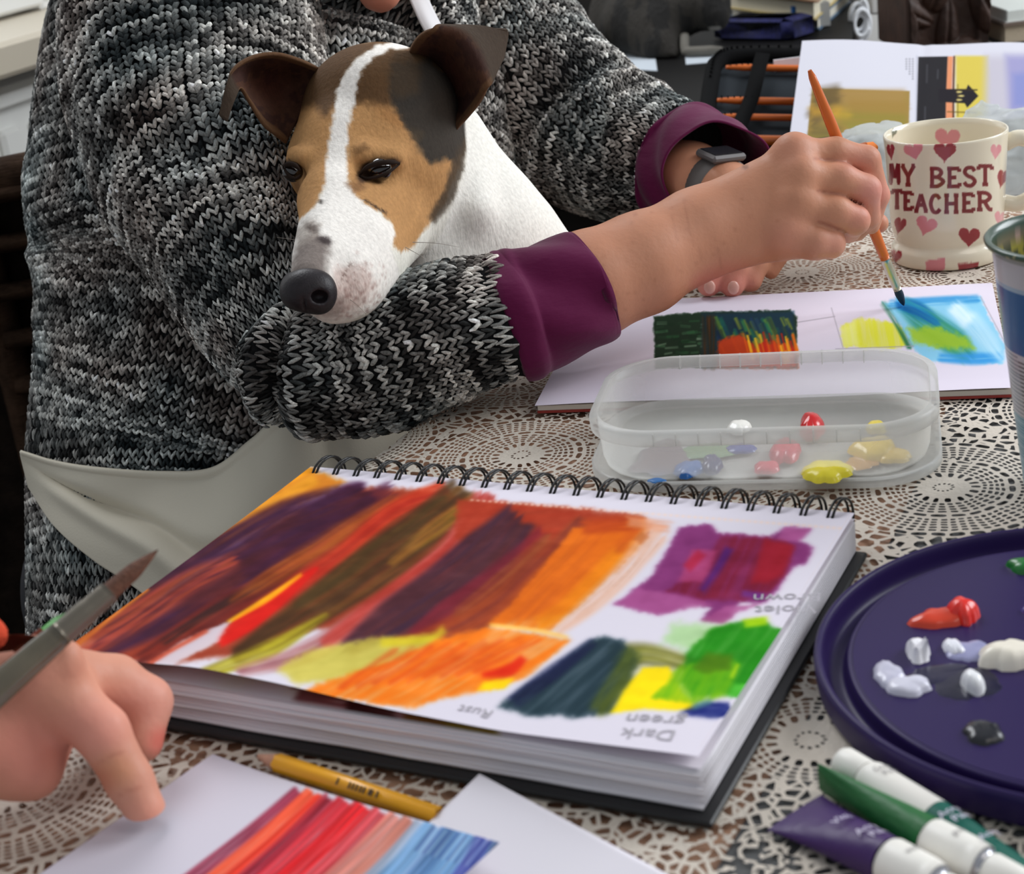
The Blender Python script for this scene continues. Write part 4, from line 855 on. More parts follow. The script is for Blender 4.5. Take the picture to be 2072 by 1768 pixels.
# ---------------- paint tubes
def tube_shape(tail, head, wt, r, dirw, nseg=26, zc=None, sides=28, e=1.0):
    """flattened at tail (half width wt along dirw) growing to a circle r at the head"""
    ax = head - tail; Ln = np.linalg.norm(ax); ax /= Ln; dirw = np.array(dirw, dtype=float); dirw -= ax * (dirw @ ax); dirw /= np.linalg.norm(dirw); up = np.cross(ax, dirw)
    a = np.linspace(0, 2 * np.pi, sides, endpoint=False); V = []
    for i in range(nseg):
        f = i / (nseg - 1); g = f ** .75; w = wt + (r - wt) * g; h = .0006 + (r - .0006) * min(1, (f * 1.12)) ** .8
        V.append(tail + ax * Ln * f + np.outer(np.cos(a) * w, dirw) + np.outer(np.sin(a) * h, up))
    V = np.array(V).transpose(1, 0, 2).reshape(-1, 3); return V, gridfaces(sides, nseg, True), (ax, dirw, up)
def rline(p0, p1, prof):
    """turned solid along p0->p1 with (fraction mm, radius)"""
    d = (p1 - p0); Ln = np.linalg.norm(d); return [p0 + d * f for f, r in prof], [r for f, r in prof]
m_cap = mat('white_cap', rgb(238, 234, 226), .4); m_teal = mat('teal_tube', rgb(10, 92, 78), .38, bump=(80, .3, .001)); m_green = mat('green_tube', rgb(22, 98, 44), .45, bump=(60, .6, .002, (1, 1, 4)))
m_purp = mat('purple_tube', rgb(58, 26, 90), .42, bump=(70, .6, .0015)); m_txt = mat('silver_print', rgb(214, 206, 226), .5); m_txt2 = mat('grey_print', rgb(140, 136, 138), .6)
def wrap_text(s, parent, p0, ax, wd, up, r, at_, size, m, ang0=0.0, rot=math.pi / 2):
    def f(V):
        x = V[:, 0] * math.cos(rot) - V[:, 1] * math.sin(rot); y = V[:, 0] * math.sin(rot) + V[:, 1] * math.cos(rot); a = ang0 + y / r
        return p0 + np.outer(at_ + x, ax) + np.outer(np.sin(a) * (r + .0002), wd) + np.outer(np.cos(a) * (r + .0002), up)
    text_mesh('printed_text', s, f, size, m, parent, 0)
# teal tube, cap towards the sketchbook
rt1 = .0068
c0, c1 = Z(1703, 1540, .0066), Z(1893, 1662, .0070); d = (c1 - c0) / np.linalg.norm(c1 - c0); tt = empty('paint_tube', c0 * [1, 1, 0], 'teal paint tube with a white cap lying nearest the palette', 'paint tube', 'acrylic paint tubes')
L1 = np.linalg.norm(c1 - c0); tube_obj('cap', [c0, c0 + d * .0005, c0 + d * .0015, c0 + d * .0125, c0 + d * .013], [.0045, .0056, .0060, .0062, .0058], m_cap, tt, 26)
tube_obj('white_sleeve', [c0 + d * .0128, c0 + d * .0145, c0 + d * .0165, c0 + d * L1], [.0052, .0066, .0072, .0076], m_cap, tt, 30)
tail = c0 + d * .125; tail[2] = .0012; hd_ = c0 + d * (L1 - .0005); hd_[2] = .0072; V, Fq, fr = tube_shape(tail, hd_, .0122, .0074, np.cross(d, [0, 0, 1])); mesh_obj('tube_body', V, Fq, m_teal, tt)
sd_ = np.cross([0, 0, 1], d); sd_ /= np.linalg.norm(sd_); up_ = np.cross(d, sd_)
wrap_text('Acrylic\nPaint', tt, hd_, d, sd_, up_, .0076, .009, .0046, m_txt, .3); wrap_text('Acrylic', tt, hd_, d, sd_, up_, .0078, .024, .0042, m_txt, .35); wrap_text('Green\nPaint', tt, c0, d, sd_, up_, .0076, .022, .0036, m_txt2, .3)
# green tube, crimp towards the sketchbook
g0, g1, g2 = Z(1658, 1572, .0060), Z(1884, 1698, .0072), Z(2022, 1770, .0072); d = (g1 - g0) / np.linalg.norm(g1 - g0); tg = empty('paint_tube', g0 * [1, 1, 0], 'green paint tube with a pinched tail lying between the teal and the purple tube', 'paint tube', 'acrylic paint tubes')
V, Fq, fr = tube_shape(g0, g1, .0058, .0074, (0, 0, 1)); V = V + 0; mesh_obj('tube_body', V, Fq, m_green, tg)
d2 = (g2 - g1) / np.linalg.norm(g2 - g1)
tube_obj('white_sleeve', [g1 - d2 * .0004, g1 + d2 * .0012, g1 + d2 * .016, g1 + d2 * .021], [.0070, .0077, .0077, .0072], m_cap, tg, 30)
tube_obj('shoulder', [g1 + d2 * .0208, g1 + d2 * .0225, g1 + d2 * .0235], [.0070, .0056, .0050], mat('bare_metal', rgb(180, 180, 186), .25, metal=.8), tg, 26)
tube_obj('cap', [g1 + d2 * .0234, g1 + d2 * .0245, g1 + d2 * .036, g1 + d2 * .037], [.0058, .0062, .0058, .0050], m_cap, tg, 26)
wrap_text('green', tg, g1, d2, np.cross([0, 0, 1], d2), np.cross(d2, np.cross([0, 0, 1], d2)), .0079, .010, .0034, m_txt2, .3)
# purple tube, broad crimp
q0, q1, q2 = (Z(1655, 1604, .003) + Z(1560, 1684, .001)) / 2, Z(1800, 1742, .0078), Z(1960, 1830, .0076); d = (q1 - q0) / np.linalg.norm(q1 - q0); tp = empty('paint_tube', q0 * [1, 1, 0], 'purple paint tube with a broad flat tail at the front edge', 'paint tube', 'acrylic paint tubes')
wdir = Z(1655, 1604, .003) - Z(1560, 1684, .001); V, Fq, fr = tube_shape(q0, q1, np.linalg.norm(wdir) / 2, .0079, wdir); mesh_obj('tube_body', V, Fq, m_purp, tp)
d2 = (q2 - q1) / np.linalg.norm(q2 - q1); tube_obj('white_sleeve', [q1 - d2 * .0006, q1 + d2 * .001, q1 + d2 * .0145, q1 + d2 * .019], [.0076, .0083, .0083, .0078], m_cap, tp, 30)
tube_obj('shoulder', [q1 + d2 * .0188, q1 + d2 * .0205, q1 + d2 * .0215], [.0076, .006, .005], bpy.data.materials['bare_metal'], tp, 26)
tube_obj('cap', [q1 + d2 * .0213, q1 + d2 * .0225, q1 + d2 * .034], [.0058, .0062, .0056], m_cap, tp, 26)
sd_ = np.cross([0, 0, 1], d); sd_ /= np.linalg.norm(sd_); up_ = np.cross(d, sd_)
wrap_text('Acrylic\nPaint', tp, q1 - d * .001, d, sd_, up_, .0081, -.007, .0046, m_txt, .35); wrap_text('Violet', tp, q1 - d * .001, d, sd_, up_, .0074, -.021, .0044, m_txt, .25); wrap_text('violet', tp, q1, d2, np.cross([0, 0, 1], d2), np.cross(d2, np.cross([0, 0, 1], d2)), .0084, .008, .0034, m_txt2, .3)
tube_z = 0
# ================================================================== THINGS BEHIND THE TABLE
m_case = mat('black_nylon', rgb(13, 13, 14), .85, spec=.1, bump=(500, .4, .0008)); m_cin = mat('grey_lining', rgb(48, 52, 56), .85, spec=.1); m_or = mat('orange_lacquer', rgb(214, 106, 34), .35, coat=.3)
def CP_(u, v): return W(u, v, 1.66 + (120 - v) * (.16 / 210))      # sloping panel of the opened case
m_band = mat('elastic_band', rgb(10, 10, 11), .9, spec=.1)
cs = empty('brush_case', (CP_(1500, 300) + CP_(1900, 300)) / 2 * [1, 1, 0], 'black zipped brush case propped open behind the booklet, orange brushes in its loops', 'case')
net = np.array([[CP_(u + (v - 120) * -.14, v) for v in np.linspace(112, 312 - (u - 1438) * .13, 4)] for u in (1438, 1600, 1800, 2110)])
G = surf(net, 20, 14); V, Fq = sheet(G, .006); N0 = np.cross(G[1, 0] - G[0, 0], G[0, 1] - G[0, 0]); N0 /= np.linalg.norm(N0)
if N0 @ (camp - G[0, 0]) < 0: N0 = -N0
V, Fq = sheet(G + N0 * -.004, .006 if N0 @ np.cross(np.gradient(G, axis=0)[0, 0], np.gradient(G, axis=1)[0, 0]) > 0 else -.006); mesh_obj('lining', V, Fq, m_cin, cs)
bord = catmull(np.array([CP_(2100, 116), CP_(1800, 114), CP_(1600, 112), CP_(1490, 114), CP_(1450, 128), CP_(1440, 160), CP_(1432, 220), CP_(1426, 280), CP_(1423, 316)]), 60)
tube_obj('zip_border', bord, .0085, m_case, cs, 12)
for k in range(46):
    i = 4 + k * 55 / 46; p = bord[int(i)] + (bord[int(i) + 1] - bord[int(i)]) * (i % 1) + np.array([0, 0, .0085]) * .9 + N0 * .002
    if k < 30: V, Fq = box(p, (.0011, .0014, .0016)); mesh_obj('zip_tooth', V, Fq, m_case, cs, smooth=False)
bd = catmull(np.array([CP_(1542, 122), CP_(1532, 160), CP_(1518, 215), CP_(1498, 262), CP_(1488, 308)]), 20) + N0 * .0085
T_, Nn, Bb = frames(bd); sdv = np.cross(T_, N0); V = np.concatenate([bd + sdv * .0075, bd - sdv * .0075, bd - sdv * .0075 - N0 * .001, bd + sdv * .0075 - N0 * .001]); n = 20
Fq = [[a * n + i, a * n + i + 1, ((a + 1) % 4) * n + i + 1, ((a + 1) % 4) * n + i] for a in range(4) for i in range(n - 1)]; mesh_obj('elastic_band', V, Fq, m_band, cs)
for k, (v, u0, u1, r_) in enumerate(((143, 1468, 1625, .0036), (210, 1450, 1618, .0038), (243, 1444, 1612, .0034), (290, 1430, 1604, .0052))):
    a_, b_ = CP_(u0, v) + N0 * .004, CP_(u1 + 60, v + 4) + N0 * .004; D_ = b_ - a_; n_ = 40; f = np.linspace(0, 1, n_); rr = r_ * (.55 + .45 * np.minimum(1, f * 6))
    br = empty('paintbrush', a_ * [1, 1, 0], ['orange handled brush at the top of the black case, crossing the white tag', 'orange handled brush second from the top of the black case', 'orange handled brush third from the top of the black case', 'thickest orange brush, lowest in the black case'][k], 'paintbrush', 'orange brushes in the black case')
    tube_obj('handle', a_[None] + D_[None] * f[:, None], rr, m_or, br, 14)
    for q in range(6):
        c0 = a_ + D_ * (.04 + q * .055); tube_obj('retaining_loop', [c0 + N0 * r_ * .2 + np.array([0, 0, r_ * 1.02]), c0 + N0 * r_ * 1.1, c0 + N0 * r_ * .2 - np.array([0, 0, r_ * 1.02])], .0007, m_band, cs, 5)
box_obj('white_tag', CP_(1600, 136) + N0 * .004, (.018, .0012, .006), m_paper, cs)

# open booklet leaning on the case
def BK(u, v): return W(u, v, 1.60 + (105 - v) * (.17 / 230))
nu, nv = 380, 210
cn = [BK(1620, 105), BK(2110, 113), BK(1593, 312), BK(2100, 262)]
s_, t_ = np.meshgrid(np.linspace(0, 1, nu), np.linspace(0, 1, nv), indexing='ij')
G = (cn[0] * (1 - s_)[..., None] + cn[1] * s_[..., None]) * (1 - t_)[..., None] + (cn[2] * (1 - s_)[..., None] + cn[3] * s_[..., None]) * t_[..., None]
nb = np.cross(cn[1] - cn[0], cn[2] - cn[0]); nb /= np.linalg.norm(nb); nb = nb if nb @ (camp - cn[0]) > 0 else -nb
sp = np.exp(-((s_ - .505) / .02) ** 2); G = G + nb * (.012 - .001 * sp + .002 * np.sin(s_ * 9))[..., None]
c = Canvas(PX(G), (226, 224, 234), .80)
c.poly([(1643, 178), (1841, 184), (1836, 360), (1625, 360)], (168, 138, 72), 1.5, 1)
for q, w, cc, a in (([(1650, 200), (1700, 190)], 40, (104, 86, 56), .8), ([(1640, 240), (1680, 215)], 34, (96, 80, 60), .6), ([(1700, 195), (1830, 195)], 26, (176, 140, 84), .8), ([(1720, 215), (1835, 220)], 26, (168, 132, 66), .7), ([(1640, 225), (1700, 225)], 20, (206, 156, 60), .7),
                    ([(1700, 240), (1832, 245)], 26, (150, 138, 60), .8), ([(1640, 262), (1700, 268)], 22, (100, 92, 58), .7), ([(1720, 262), (1830, 262)], 20, (146, 146, 66), .7), ([(1690, 230), (1720, 232)], 18, (214, 170, 60), .5), ([(1630, 300), (1830, 300)], 50, (120, 120, 56), .6)): c.stroke(q, w, cc, 10, a, .2, 10, w)
c.stroke([(1855, 112), (1852, 340)], 2.5, (196, 196, 210), 1, .9, sm=False)
c.poly([(1858, 115), (1918, 114), (1914, 240), (1918, 350), (1852, 350)], (44, 42, 46), 1.2, 1)
c.poly([(1918, 114), (1928, 114), (1926, 180), (1930, 350), (1914, 350), (1914, 200)], (238, 154, 110), 1.2, 1)
c.stroke([(1931, 113), (1929, 200), (1930, 345)], 4, (92, 46, 22), 1, 1)
c.poly([(1934, 113), (2000, 113), (2012, 200), (2005, 340), (1934, 340)], (226, 204, 90), 4, 1)
c.poly([(1995, 113), (2120, 113), (2120, 340), (1990, 340)], (206, 200, 212), 14, 1); c.poly([(2035, 112), (2120, 112), (2120, 240), (2042, 236)], (164, 160, 206), 12, .9); c.poly([(2050, 150), (2120, 140), (2120, 222), (2050, 215)], (140, 148, 206), 10, .8)
c.poly([(1900, 180), (1955, 180), (1959, 171), (1980, 194), (1957, 218), (1952, 209), (1900, 206)], (40, 36, 42), 1, 1); c.stroke([(1930, 182), (1978, 182)], 3, (60, 50, 36), 1, .9, sm=False); c.stroke([(1916, 226), (1976, 228)], 2.5, (110, 90, 40), 1, .8, sm=False); c.stroke([(1938, 170), (1938, 236)], 2, (110, 90, 40), 1, .7, sm=False)
for q in ((1936, 186), (1940, 194), (1936, 202)): c.ell(q[0] + 5, q[1], 6, 1.8, (226, 206, 130), .8)
for q in ((1876, 130, 168), (1872, 215, 260), (1898, 140, 160)): c.stroke([(q[0], q[1]), (q[0] - 1, q[2])], 3, (90, 90, 96), 1.5, .6, sm=False)
for q in range(3):    # caption, too small to read, set sideways
    for k in range(9 - q * 2): c.stroke([(1847 - q * 6.5, 118 + k * 5), (1847 - q * 6.5, 121 + k * 5)], 3.2, (132, 130, 140), .8, .75, sm=False)
col = c.lin(); sgn = 1 if nb @ np.cross(G[1, 0] - G[0, 0], G[0, 1] - G[0, 0]) > 0 else -1
V, Fq = sheet(G, .0012 * sgn)
if sgn < 0: Fq = Fq[:, ::-1]
o = mesh_obj('booklet', V, Fq, m_paint, None, colors=np.concatenate([col, col * 0 + s2l((206, 204, 210))])); base(o, cn[2] * [1, 1, 0])
tag(o, 'open art booklet with a brown sky picture and a pier against a yellow sky', 'booklet')

# crumpled clear bag behind and beside the mug
m_bag = plastic('clear_bag', rgb(232, 236, 236), .55, .25, False)
nt = m_bag.node_tree
def bagfn(P):
    a = ellip(P, W(1780, 385, 1.30), (.046, .05, .056)); b = ellip(P, W(2052, 368, 1.34), (.085, .06, .062)); d = smin(a, b, .04)
    w = fbm(P[:, 0] * 38 + 3, P[:, 1] * 38 + P[:, 2] * 60, P[:, 2] * 40, 3) ; f = np.abs(fbm(P[:, 0] * 90, P[:, 2] * 90, P[:, 1] * 60, 2) - .5)
    d = d + (w - .5) * .034 - f * .018; return smax(d, -(P[:, 2] - .0006), .004)
V, Fq = nets(bagfn, W(1900, 390, 1.31) - [.16, .1, .12], W(1900, 390, 1.31) + [.22, .12, .12], .0038)
o = mesh_obj('plastic_bag', V, Fq, m_bag); base(o, W(1930, 400, 1.31) * [1, 1, 0]); tag(o, 'crumpled clear plastic bag with bluish prints behind the mug', 'bag')

# carved wooden box
m_carve = mat('dark_carved_wood', rgb(54, 34, 25), .6, noise=(30, .4), bump=(60, .4, .002))
bx0, bx1 = Z(1822, 106, .0), Z(2025, 106, .0); yb = (bx0[1] + bx1[1]) / 2; xw = (bx1[0] - bx0[0]) / 2; xc = (bx0[0] + bx1[0]) / 2
wb = empty('carved_box', (xc, yb + .08, 0), 'dark brown carved wooden box with leaf reliefs standing behind the booklet', 'box')
box_obj('body', (xc, yb + .08, .085), (xw, .07, .085), m_carve, wb, bev=.003)
nx, nz_ = 130, 110; X, Y = np.meshgrid(np.linspace(-xw, xw, nx), np.linspace(0, .17, nz_), indexing='ij'); hgt = np.zeros_like(X)
for (lx_, lz, ln, wd_, an) in ((-.035, .10, .05, .016, .6), (-.045, .05, .05, .016, -.5), (.02, .11, .055, .018, 2.3), (.045, .05, .055, .018, 2.0), (0.0, .03, .05, .014, 1.5), (.035, .085, .05, .015, -.3), (-.01, .075, .045, .014, 1.2), (-.055, .135, .04, .012, .2), (.05, .14, .04, .013, 2.9)):
    a = (X - lx_) * math.cos(an) + (Y - lz) * math.sin(an); b = -(X - lx_) * math.sin(an) + (Y - lz) * math.cos(an); q = 1 - (a / ln * 1.6) ** 2 - (b / wd_) ** 2 * (1 + a / ln)
    hgt = np.maximum(hgt, np.where(q > 0, np.sqrt(np.clip(q, 0, 1)) * .010 - .003 * np.exp(-(b / .0022) ** 2), 0))
hgt = hgt + .0025 * ((np.abs(X) > xw - .012) | (Y < .01)) * 3 + .0015 * fbm(X * 120, Y * 120)
G = np.stack([xc + X, yb + .009 - hgt, Y + .0003], -1); V, Fq = sheet(G, .002); mesh_obj('carved_front', V, Fq, m_carve, wb)

# books and boxes on the black desk
def flatbook(name, ps, z0, th, cov, pagec, label, cat='book', group='things stacked on the black desk'):
    P = [Z(u, v, z0) for u, v in ps]; e = empty(name, sum(P) / 4 * [1, 1, 0] + np.array([0, 0, z0]), label, cat, group)
    def slab(za, zb, inset, m, nm):
        c0 = sum(P) / 4; Q = [c0 + (p - c0) * (1 - inset) for p in P]; V = [[q[0], q[1], za] for q in Q] + [[q[0], q[1], zb] for q in Q]
        mesh_obj(nm, V, [[0, 1, 2, 3][::-1], [4, 5, 6, 7], [0, 1, 5, 4], [1, 2, 6, 5], [2, 3, 7, 6], [3, 0, 4, 7]], m, e, smooth=False)
    mc = mat(name + '_cover', rgb(*cov), .5); slab(z0 + .0004, z0 + .0025, 0, mc, 'back_cover'); slab(z0 + .0025, z0 + th - .0022, .04, mat(name + '_pages', rgb(*pagec), .8, noise=(300, .1, (1, 1, 30))), 'pages'); slab(z0 + th - .0022, z0 + th, 0, mc, 'front_cover'); return e
flatbook('hardback_book', [(1478, 36), (1658, 62), (1722, 6), (1560, -20)], 0.0, .018, (88, 112, 136), (206, 200, 186), 'blue covered book at the bottom of the pile on the black desk')
flatbook('hardback_book', [(1474, 18), (1650, 42), (1712, -14), (1550, -40)], 0.0185, .026, (196, 176, 120), (214, 206, 184), 'tan covered book in the pile on the black desk')
flatbook('hardback_book', [(1478, -16), (1655, 6), (1712, -44), (1550, -66)], 0.045, .022, (150, 110, 84), (206, 196, 170), 'brown book lying on the tan book at the top edge')
m_vel = mat('dark_blue_fabric', rgb(26, 28, 78), .85, noise=(120, .5), bump=(200, .5, .002)); pA, pB = Z(1440, 82, .0), Z(1602, 84, .0)
V, Fq = box((0, 0, 0), (1, 1, 1), bev=.25); cp = (pA + pB) / 2; hw = np.linalg.norm(pB - pA) / 2; dirp = (pB - pA) / np.linalg.norm(pB - pA); V = cp + np.outer(V[:, 0] * hw, dirp) + np.outer((V[:, 1] + 1) * .03, np.array([-dirp[1], dirp[0], 0])) + np.outer((V[:, 2] + 1) * .0145, [0, 0, 1.])
o = mesh_obj('pencil_roll', V, Fq, m_vel, smooth=True); tag(o, 'dark blue fabric pencil roll lying in front of the books', 'pouch'); base(o, cp)
pA = Z(1606, 62, .001); e = empty('ink_box', pA * [1, 1, 0], 'small blue and white carton between the blue roll and the books', 'box')
box_obj('carton', pA + [.014, .02, .0165], (.014, .02, .016), mat('blue_card', rgb(30, 92, 158), .5), e, bev=.001); box_obj('label_panel', pA + [.040, .021, .0165], (.012, .02, .0158), mat('grey_card', rgb(170, 170, 168), .5), e)
m_sh = mat('white_sheet', rgb(196, 204, 212), .7)
def loose(pts, label, z=.0012, m=m_sh):
    P = [Z(u, v, z) for u, v in pts]; n = len(P); V = [list(p) for p in P] + [[p[0], p[1], z - .0008] for p in P]; o = mesh_obj('paper_sheet', V, [list(range(n))[::-1], [i + n for i in range(n)]] + [[i, (i + 1) % n, (i + 1) % n + n, i + n] for i in range(n)], m, smooth=False); base(o, sum(P) / n); tag(o, label, 'paper', 'paper sheets on the black desk')
loose([(1386, 110), (1388, 130), (1425, 127), (1565, 110), (1577, 95), (1480, 102)], 'white paper sheet on the black desk right of the cat')
loose([(1225, 104), (1325, 112), (1330, 143), (1250, 138)], 'pale paper sheet on the black desk just above the far sleeve')
loose([(1200, 96), (1255, 78), (1312, 104), (1240, 110)], 'grey paper sheet half under the cat', .0022, mat('grey_sheet', rgb(120, 126, 134), .7))

# white flex coil at the wall
m_flex = mat('white_flex', rgb(236, 238, 242), .35)
cc = W(1742, 62, 2.25); a = np.linspace(0, 2 * math.pi * 3.2, 90); C_ = np.stack([cc[0] + .011 * np.cos(a) + .002 * np.sin(a * .3), cc[1] + .004 * np.sin(a * .5), cc[2] + .020 * np.sin(a) + .0012 * a], 1)
fx = mesh_obj('cable', *tube(C_, .0034, 8), m_flex); tag(fx, 'coiled white cable hanging by the right corner of the black desk', 'cable'); base(fx, cc)
wp = W(1790, 40, 2.30); o = box_obj('storage_box', (wp[0] + .035, wp[1] + .06, .055), (.052, .05, .06), m_wht, None, bev=.003); tag(o, 'plain white box standing between the cable and the carved box', 'box'); base(o, (wp[0], wp[1] + .06, 0))
# book and white paperwork at the right edge
pr_ = Z(2032, 96, .0); e = empty('hardback_book', pr_ * [1, 1, 0], 'dark covered book lying at the right edge behind the booklet', 'book')
box_obj('back_cover', pr_ + [.085, .09, .002], (.085, .09, .0018), m_black, e); box_obj('pages', pr_ + [.0855, .091, .014], (.083, .087, .010), mat('aged_pages', rgb(196, 180, 156), .8, noise=(200, .15, (1, 1, 20))), e); box_obj('front_cover', pr_ + [.085, .09, .0258], (.085, .09, .0018), mat('brown_cover', rgb(120, 104, 92), .5), e)
e = empty('notepad', pr_ * [1, 1, 0] + np.array([0, 0, .0277]), 'white notepad lying on the book at the right edge', 'notepad')
box_obj('sheets', pr_ + [.085, .085, .035], (.080, .080, .007), mat('notepad_paper', rgb(226, 230, 224), .7), e, bev=.001); box_obj('board', pr_ + [.085, .085, .0284], (.082, .082, .0005), m_wht, e)

# tabby cat crouching on the desk
m_cat = mat('tabby_fur', vcol=True, rough=.85, bump=(260, .8, .003, (1, 1, .25)))
cz = 2.10
def CT(u, v, d=cz): return W(u, v - 10, d + .05)
def catfn(P):
    d = cone(P, CT(1262, 34, 2.2), CT(1330, 38, 2.14), .047, .043)
    for a, b, ra, rb in ((CT(1320, 20, 2.14), CT(1375, 40, 2.11), .046, .030), (CT(1365, 10, 2.11), CT(1432, 22, 2.09), .030, .027), (CT(1432, 22, 2.09), CT(1452, 46, 2.075), .022, .014), (CT(1335, 60, 2.10), CT(1360, 120, 2.08), .022, .012),
                         (CT(1270, 60, 2.14), CT(1325, 108, 2.10), .036, .020), (CT(1250, 60, 2.2), CT(1215, 100, 2.2), .034, .026), (CT(1410, -8, 2.10), CT(1418, -22, 2.10), .010, .003), (CT(1450, -4, 2.08), CT(1462, -18, 2.08), .009, .003)):
        d = smin(d, cone(P, a, b, ra, rb), .024)
    return smax(d, -(P[:, 2] - .001), .003)
V, Fq = nets(catfn, CT(1330, 40) - [.17, .14, .14], CT(1330, 40) + [.17, .16, .14], .004)
V = V + (np.random.default_rng(2).random(V.shape) - .5) * .0008
st = fbm(V[:, 0] * 60, V[:, 1] * 60, V[:, 2] * 14, 3); cc_ = np.where((st > .5)[:, None], np.array((46, 42, 37.)), np.array((26, 24, 22.))); p_ = PX(V); k = (np.abs(p_[:, 0] - 1447) < 12) & (np.abs(p_[:, 1] - 66) < 12); cc_[k] = (150, 144, 136)
ct = empty('cat', CT(1300, 60) * [1, 1, 0], 'dark grey tabby cat crouching on the black desk among the papers', 'cat')
mesh_obj('cat_body', V, Fq, m_cat, ct, colors=s2l(cc_))
tl = catmull(np.array([CT(1385, 82, 2.08), CT(1386, 108, 2.07), CT(1394, 128, 2.065), CT(1412, 133, 2.06), CT(1440, 126, 2.05), CT(1462, 116, 2.05)]), 30); tl[:, 2] = np.maximum(tl[:, 2], .0085)
tube_obj('tail', tl, [.006, .007, .007, .006, .004], mat('grey_tail_fur', rgb(112, 108, 100), .85, bump=(300, .6, .002)), ct, 12) if 0 else mesh_obj('tail', *tube(tl, np.interp(np.linspace(0, 1, 30), [0, .8, 1], [.006, .0065, .003]), 12), mat('grey_tail_fur', rgb(112, 108, 100), .85, bump=(300, .6, .002)), ct)
# ================================================================== THE DOG
def RP(px_, d): return px_ * d / F
def pc(u, v, d, r): return (W(u, v, d), RP(r, d))
def chain(P, d0, A, Bq, k):
    return smin(d0, cone(P, A[0], Bq[0], A[1], Bq[1]), k)
def ovoid(P, c, r, k=None): return ellip(P, c, r)
# camera-aligned axes for oriented ellipsoids (image right, image down, away)
AXC = np.array([list(_rt), list(-_up), list(_fwd)])
def dogfn(P):
    d = ellip(P, W(770, 228, 1.035), (RP(158, 1.035), RP(138, 1.035), .052), AXC)            # skull
    d = smin(d, ellip(P, W(745, 330, 1.02), (RP(165, 1.02), RP(130, 1.02), .046), AXC), .016)   # brow and cheeks
    d = chain(P, d, pc(672, 285, .992, 52), pc(668, 400, .972, 58), .018)                       # stop, between the eyes
    d = chain(P, d, pc(845, 330, 1.03, 72), pc(830, 420, 1.02, 64), .02)                        # right cheek
    d = chain(P, d, pc(722, 425, .985, 98), pc(682, 558, .935, 84), .016)                       # muzzle
    d = chain(P, d, pc(662, 400, .962, 42), pc(628, 560, .906, 40), .014)                       # bridge of the nose
    d = chain(P, d, pc(742, 520, .955, 68), pc(700, 590, .930, 54), .012)                       # right flew
    d = chain(P, d, pc(640, 590, .912, 46), pc(668, 606, .925, 44), .008)                       # lip and chin
    d = chain(P, d, pc(800, 480, 1.0, 60), pc(725, 575, .955, 52), .02)                         # jaw
    # eye hollows
    d = smax(d, -ellip(P, W(768, 338, .966), (.0150, .0095, .012), AXC), .008)
    d = smax(d, -ellip(P, W(590, 345, .972), (.0085, .0100, .012), AXC), .008)
    # brow ridges above the eyes
    d = chain(P, d, pc(738, 312, .972, 16), pc(800, 318, .978, 14), .010)
    d = chain(P, d, pc(592, 312, .978, 14), pc(612, 318, .972, 14), .010)
    return d
def bodyfn(P):
    d = cone(P, W(850, 300, 1.075), W(905, 470, 1.075), RP(108, 1.07), RP(132, 1.07))
    for a, b in ((pc(900, 345, 1.08, 106), pc(975, 490, 1.09, 132)), (pc(975, 490, 1.09, 128), pc(1075, 560, 1.11, 112)), (pc(830, 450, 1.05, 110), pc(850, 540, 1.05, 84)), (pc(930, 560, 1.09, 110), pc(850, 740, 1.10, 100))):
        d = chain(P, d, a, b, .03)
    d = chain(P, d, pc(915, 250, 1.06, 28), pc(960, 420, 1.03, 26), .02)       # fold of loose skin along the neck
    return d
dog = empty('dog', W(900, 800, 1.07), 'white dog with tan and black head, muzzle resting on the grey sweater sleeve', 'dog')
V, Fq = nets(lambda P: smin(dogfn(P), bodyfn(P), .014), W(860, 420, 1.03) - [.125, .15, .15], W(860, 420, 1.03) + [.125, .12, .135], .0021)
for _ in range(2):   # relax the surface slightly
    S = np.zeros_like(V); n_ = np.zeros(len(V))
    for a, b in ((0, 1), (1, 2), (2, 3), (3, 0)):
        np.add.at(S, Fq[:, a], V[Fq[:, b]]); np.add.at(S, Fq[:, b], V[Fq[:, a]]); np.add.at(n_, Fq[:, a], 1); np.add.at(n_, Fq[:, b], 1)
    V = V * .5 + .5 * S / n_[:, None]
dd = dogfn(V)
c = Canvas(PX(V), (238, 234, 222), 1.0)
WHT = (246, 240, 232); TAN = (190, 142, 92); TAN2 = (172, 122, 74); DBR = (92, 66, 42); BLK = (54, 50, 46)
# tan mask
c.poly([(535, 280), (560, 180), (600, 130), (700, 90), (790, 80), (900, 80), (960, 200), (955, 260), (930, 330), (905, 400), (870, 450), (835, 500), (812, 512), (795, 500), (792, 455), (770, 430), (735, 415), (705, 388), (700, 330), (690, 380), (655, 380), (632, 430), (612, 460), (600, 475), (585, 440), (560, 340)], TAN, 4, 1, 5, 10)
c.poly([(535, 240), (560, 150), (620, 100), (700, 80), (800, 80), (900, 90), (900, 180), (830, 220), (790, 215), (740, 205), (715, 215), (690, 205), (660, 240), (630, 215), (600, 222), (570, 260)], DBR, 12, .96, 9, 12)
c.poly([(760, 215), (830, 225), (880, 260), (810, 262), (770, 240)], TAN2, 12, .7, 6)
c.poly([(795, 130), (870, 120), (960, 200), (950, 280), (925, 330), (905, 322), (872, 335), (845, 300), (820, 250), (800, 222), (788, 190)], BLK, 8, .95, 8, 10)
c.poly([(925, 300), (945, 280), (940, 340), (915, 410), (880, 450), (868, 440), (900, 380), (915, 330)], (72, 60, 48), 6, .85, 5, 8)
c.poly([(800, 100), (850, 110), (850, 190), (800, 200), (780, 150)], (78, 60, 42), 10, .6, 6)
